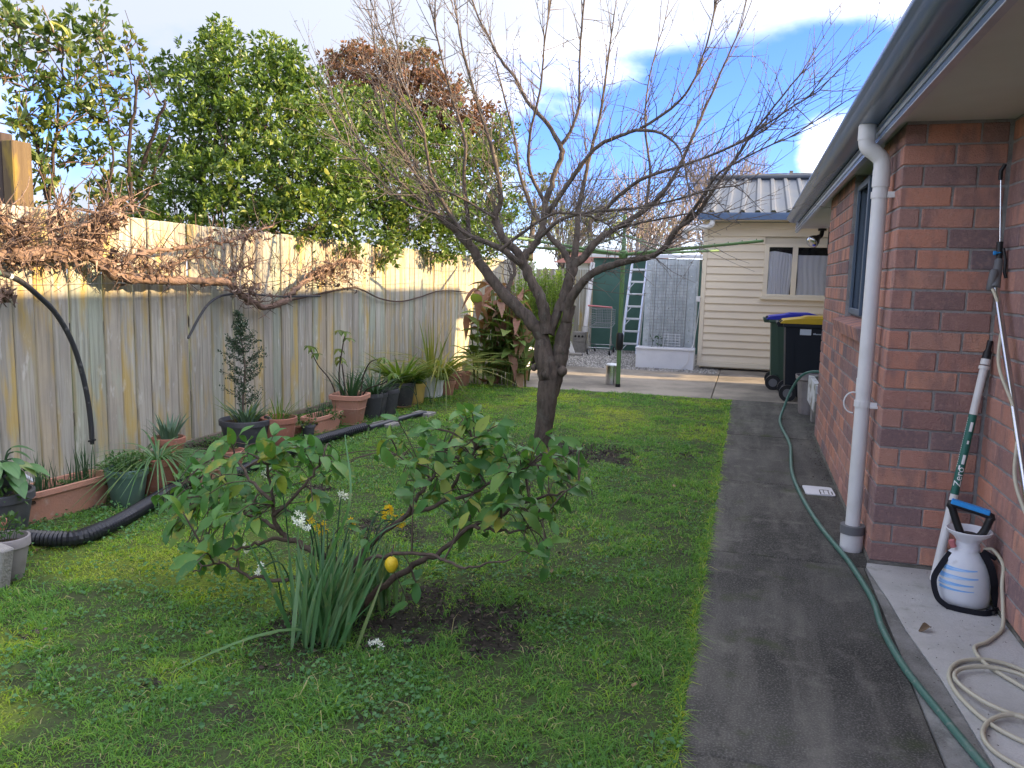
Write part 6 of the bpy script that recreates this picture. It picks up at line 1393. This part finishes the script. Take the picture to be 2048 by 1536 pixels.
# ================================================================== TREES BEYOND THE FENCE
def crown(name, label, cat, base, clumps, m, L, dens, leaf_obj=None, nobj=0, ratio=.5, trunks=(), up=.7, shell=.45, twigs=True, tw_m='bark', group=None, wh=8):
    """clumps: (px, py, radius px, depth Y): foliage masses; leaves crowd towards their surfaces"""
    t = thing(name, label, cat, base, group); C_ = []; D = []; T = []
    q = G(); objs = []
    for (x, y, rp, Y) in clumps:
        c = ay(x, y, Y); v = ray(x, y); r_ = rp/FPX*(Y/v.y); n = int(dens*r_*r_)
        nw = max(1, n//wh); u = norm(rng.normal(0, 1, (nw, 3))); lump = 1+.22*np.sin(u[:, 0]*5+x)*np.sin(u[:, 1]*6+y)+.16*np.sin(u[:, 2]*9+x*.3)
        rr_ = r_*lump*(shell+(1-shell)*rng.random(nw)**.6)*(1+.12*rng.normal(0, 1, nw))
        p = np.array(c)+u*rr_[:, None]*np.array([1, 1, .9]); ok_ = p[:, 2] > .3; p = p[ok_]; u = u[ok_]; tt_ = np.repeat(rng.normal(0, .13, len(p)), wh)
        p = np.repeat(p, wh, 0); u = np.repeat(u, wh, 0); k = len(p); off_ = norm(u*.55+rng.normal(0, .7, (k, 3))+np.array([[0, 0, .3]])); p = p+off_*L*rng.uniform(.0, .45, (k, 1))
        C_.append(p); D.append(off_); T.append(tt_+rng.normal(0, .10))
        if twigs:
            for _ in range(int(9*r_/.5)+4):
                uu = rv().normalized(); b_ = c+Vector((0, 0, -r_*.5)); e_ = c+uu*r_*U(.7, 1.02); q.tube(spline([b_, b_.lerp(e_, .5)+rv(.05)*r_, e_], 3), [.010*r_+.004]*4+[.004]*3, 4, False)
    p = np.concatenate(C_); u = np.concatenate(D); T = np.concatenate(T); n = len(p)
    # leaves stand in little whorls
    d = u+rng.normal(0, .30, (n, 3)); nn = u*.25+rng.normal(0, .55, (n, 3)); nn[:, 2] += up; s = rng.uniform(.65, 1.25, n)*L
    tint = np.clip(.42+T+rng.normal(0, .2, n)+.16*np.sin(p[:, 0]*9)*np.sin(p[:, 1]*8)*np.sin(p[:, 2]*9), 0, 1)
    if nobj:   # the leaves that show largest are single parts
        sc_ = np.linalg.norm(p-np.array(CAM), axis=1)-u[:, 1]*-.8-u[:, 0]*.3; idx = np.argsort(sc_)[:nobj*3:3]; vm = [leafmesh('leaf', L*1.1, L*ratio*1.1, leaf_obj, U(.1, .5), U(.15, .45), 4) for _ in range(6)]
        for i in idx: leafobj(random.choice(vm), t, Vector(p[i]), Vector(d[i]), Vector(nn[i]), float(U(.8, 1.3)))
        k_ = np.ones(n, bool); k_[idx] = False; p, d, nn, s, tint = p[k_], d[k_], nn[k_], s[k_], tint[k_]
    cloud_obj('crown', M[m], t, p, d, nn, s, s*ratio, tint, kind='stuff')
    if q.v: q.tint = .4; q.t = [.4]*len(q.v); q.make('branches', M[tw_m], t, 180)['kind'] = 'stuff'
    for (pts, Y0, Y1, ra, rb) in trunks:
        P = wob(path3(pts, Y0, Y1, 5), .008); q2 = G(); k = len(P); q2.tube(P, [ra+(rb-ra)*i/(k-1) for i in range(k)], 8); q2.make('trunk', M['bark' if m != 'thinleaf' else 'vine'], t, 80)
        if m == 'thinleaf':
            for v_ in q2.v: pass
    return t
crown('evergreen_tree', 'broad glossy evergreen tree rising behind the middle of the fence', 'tree', (-6.4, 8, 0),
 [(300, 440, 40, 6.4), (370, 465, 40, 6.6), (450, 490, 40, 6.8), (540, 490, 44, 7.2), (620, 490, 42, 7.6), (690, 490, 40, 8.0), (250, 430, 34, 6.2), (430, 120, 62, 8.0), (400, 190, 72, 7.8), (480, 180, 80, 8), (560, 150, 62, 8.2), (610, 190, 62, 8.3), (380, 270, 70, 7.6), (460, 270, 85, 7.6), (560, 260, 90, 7.8), (640, 250, 75, 8.2), (330, 340, 62, 7.4), (410, 360, 75, 7.2), (500, 370, 80, 7.2), (590, 360, 85, 7.4), (670, 340, 80, 7.8), (350, 420, 55, 7.0), (440, 440, 62, 6.9), (530, 445, 58, 7.0), (620, 430, 62, 7.2), (690, 430, 60, 7.6), (440, 70, 34, 8.1), (540, 100, 38, 8.3), (330, 150, 40, 7.9), (585, 110, 24, 8.3)],
 'ever', .068, 9500, M['everobj'], 260, .48, trunks=[([(400, 430), (405, 350), (440, 260)], 7.4, 7.8, .05, .02), ([(560, 440), (560, 350), (530, 250)], 7.6, 8, .06, .03)])
crown('evergreen_tree', 'evergreen tree overhanging the fence just left of the bare tree', 'tree', (-6.2, 10.5, 0),
 [(720, 220, 62, 10.2), (740, 300, 80, 10), (800, 270, 72, 10.5), (760, 380, 82, 9.6), (700, 380, 60, 9.4), (840, 350, 75, 10.2), (900, 300, 70, 11), (820, 430, 68, 9.8), (890, 410, 72, 10.4), (950, 330, 52, 11.5), (960, 400, 50, 11.5), (760, 500, 40, 8.8), (960, 460, 44, 11.4), (1000, 330, 36, 12), (1000, 420, 40, 12), (980, 490, 36, 12), (930, 470, 40, 10.8), (870, 485, 40, 10.2), (780, 455, 48, 9.5), (905, 505, 26, 10.4), (1000, 260, 30, 11.8), (985, 300, 36, 11.8)],
 'ever', .072, 7800, M['everobj'], 140, .48, trunks=[([(850, 480), (840, 380), (830, 300)], 10.4, 10.4, .06, .03)])
crown('withered_tree', 'tree with a withered reddish brown crown rising above the evergreens', 'tree', (-7.0, 13, 0),
 [(690, 150, 44, 12.5), (780, 230, 60, 12.3), (720, 190, 50, 12.3), (850, 250, 55, 12.5), (740, 140, 58, 12.5), (800, 160, 58, 12.5), (850, 190, 55, 12.6), (900, 230, 46, 12.6), (960, 270, 42, 12.6), (935, 225, 44, 12.5), (890, 180, 40, 12.4), (980, 300, 36, 12.5), (660, 130, 26, 12.5), (710, 110, 28, 12.6), (760, 200, 50, 12.4), (850, 130, 34, 12.6), (985, 240, 30, 12.8)], 'brownleaf', .075, 6000, ratio=.5, trunks=[([(790, 330), (790, 250), (780, 170)], 12.8, 12.6, .06, .03)])
crown('evergreen_tree', 'pale green tree tops poking above the withered brown crown', 'tree', (-8, 14.5, 0), [(680, 118, 22, 14), (720, 108, 20, 14), (760, 98, 22, 14.2), (830, 105, 30, 14.2), (800, 115, 24, 14), (860, 130, 26, 14), (910, 180, 24, 14)], 'olive', .085, 3600, ratio=.4)
crown('leafy_shrub', 'sparse tall shrub with pale thin stems and yellow flecked leaves at the left edge', 'shrub', (-5.3, 5.0, 0),
 [(40, 60, 60, 4.9), (120, 70, 60, 5.0), (190, 50, 55, 5.2), (60, 150, 60, 4.8), (150, 150, 62, 5.0), (215, 120, 40, 5.2), (40, 230, 50, 4.7), (120, 230, 55, 4.9), (190, 220, 50, 5.2), (30, 310, 34, 4.7), (90, 350, 34, 4.8), (190, 300, 52, 5.2), (250, 250, 40, 5.6), (210, 370, 45, 5.2), (270, 330, 40, 5.6), (300, 180, 26, 5.8), (130, 310, 30, 5.0), (290, 380, 34, 5.6), (10, 130, 50, 4.7), (60, 390, 36, 4.9), (130, 395, 36, 5.1), (200, 410, 40, 5.4), (260, 410, 34, 5.6), (310, 300, 32, 5.8), (240, 180, 34, 5.5), (20, 20, 50, 4.7), (250, 90, 28, 5.4), (80, 290, 44, 4.9)],
 'thinleaf', .070, 4300, M['everobj'], 200, .46, up=.4, shell=.05, tw_m='vine',
 trunks=[([(95, 400), (80, 320), (55, 230), (30, 180)], 4.9, 4.8, .018, .008), ([(100, 400), (110, 300), (120, 180), (130, 60)], 4.9, 5.0, .014, .005), ([(262, 400), (258, 300), (272, 180), (280, 150)], 5.4, 5.5, .016, .008), ([(275, 400), (285, 330), (325, 220), (330, 200)], 5.6, 5.7, .018, .008), ([(215, 400), (225, 320), (210, 220), (190, 80)], 5.2, 5.2, .010, .004), ([(285, 430), (300, 360), (340, 270)], 5.6, 5.7, .014, .008), ([(60, 390), (90, 300), (100, 250)], 4.8, 4.9, .008, .004), ([(270, 170), (260, 110), (245, 40)], 5.5, 5.5, .007, .003), ([(325, 210), (290, 140), (250, 20)], 5.6, 5.6, .006, .002)])
crown('olive_tree', 'olive green tree beyond the far corner of the fence', 'tree', (-6.5, 22, 0), [(1020, 420, 46, 20), (1070, 400, 44, 21), (1100, 430, 40, 21), (1060, 460, 40, 20), (1010, 480, 36, 19), (1110, 480, 34, 20), (1140, 440, 24, 22), (1030, 370, 26, 21), (1090, 360, 24, 22), (1050, 505, 28, 18)], 'olive', .11, 900, ratio=.4, trunks=[([(1060, 520), (1065, 450), (1070, 400)], 20, 20.5, .09, .04)])
crown('lime_conifer', 'lime green conifer far behind the green shed', 'tree', (-4, 32, 0), [(1270, 450, 44, 31), (1310, 440, 40, 31), (1240, 470, 30, 31), (1290, 480, 40, 31), (1340, 470, 30, 32), (1225, 440, 26, 32)], 'lime', .14, 420, ratio=.4, trunks=[([(1285, 520), (1285, 470), (1285, 440)], 31, 31, .12, .05)])
crown('olive_tree', 'dull green tree in the distance between bare tree fork and shed', 'tree', (-6, 36, 0), [(1170, 430, 34, 36), (1200, 460, 34, 36), (1150, 470, 30, 36), (1210, 420, 24, 36), (1180, 490, 30, 36)], 'olive', .16, 330, ratio=.4, trunks=[([(1180, 520), (1180, 460), (1180, 430)], 36, 36, .15, .06)])
# bare trees in the distance
def farbare(label, base, tops, r_, spread, tint0, n):
    t = thing('distant_bare_tree', label, 'tree', base, 'bare trees beyond the yard'); q = G(); q.tint = tint0; b = Vector(base)
    top0 = ay(*tops[0][:2], base[1]); trunk_top = Vector((b.x, b.y, max(1.2, top0.z*.35))); q2 = G(); q2.tube([b, trunk_top], [r_, r_*.7], 8); q2.make('trunk', M['bark'], t, 80)
    for _ in range(n):
        x, y, sp_ = random.choice(tops); e = ay(x+random.gauss(0, sp_), y+random.gauss(0, sp_*.7), base[1]+U(-2, 2)); P = spline([trunk_top+rv(.2), trunk_top.lerp(e, .5)+rv(.25)+Vector((0, 0, .3)), e], 5); q.tint = min(1, max(0, tint0+U(-.2, .3)))
        q.tube(P, [.03*(1-.85*i/(len(P)-1)) for i in range(len(P))], 4, False)
        for _k in range(7):
            i = random.randint(5, len(P)-1); d = (P[i]-P[i-1]).normalized()*.6+rv(.5)+Vector((0, 0, .4)); L = U(.5, 1.6); q.tube([P[i], P[i]+d.normalized()*L*.5+rv(.05), P[i]+d.normalized()*L+rv(.1)], [.014, .011, .007], 3, False)
    q.make('twigs', M['twig'], t, 180)['kind'] = 'stuff'
farbare('grey twiggy bare tree just left of the shed roof ridge', (-1.6, 38, 0), [(1480, 320, 34), (1440, 340, 34), (1520, 340, 20), (1400, 360, 30), (1380, 310, 30)], .25, 30, .7, 90)
farbare('reddish bare tree low behind the green shed and the lime conifer', (-3.4, 26, 0), [(1350, 440, 36), (1390, 430, 26), (1330, 480, 30), (1380, 480, 24), (1290, 400, 26)], .14, 30, .8, 55)
farbare('bare tree far behind the plum tree trunk', (-9, 40, 0), [(1180, 380, 40), (1240, 390, 40), (1120, 400, 30)], .2, 30, .35, 90)
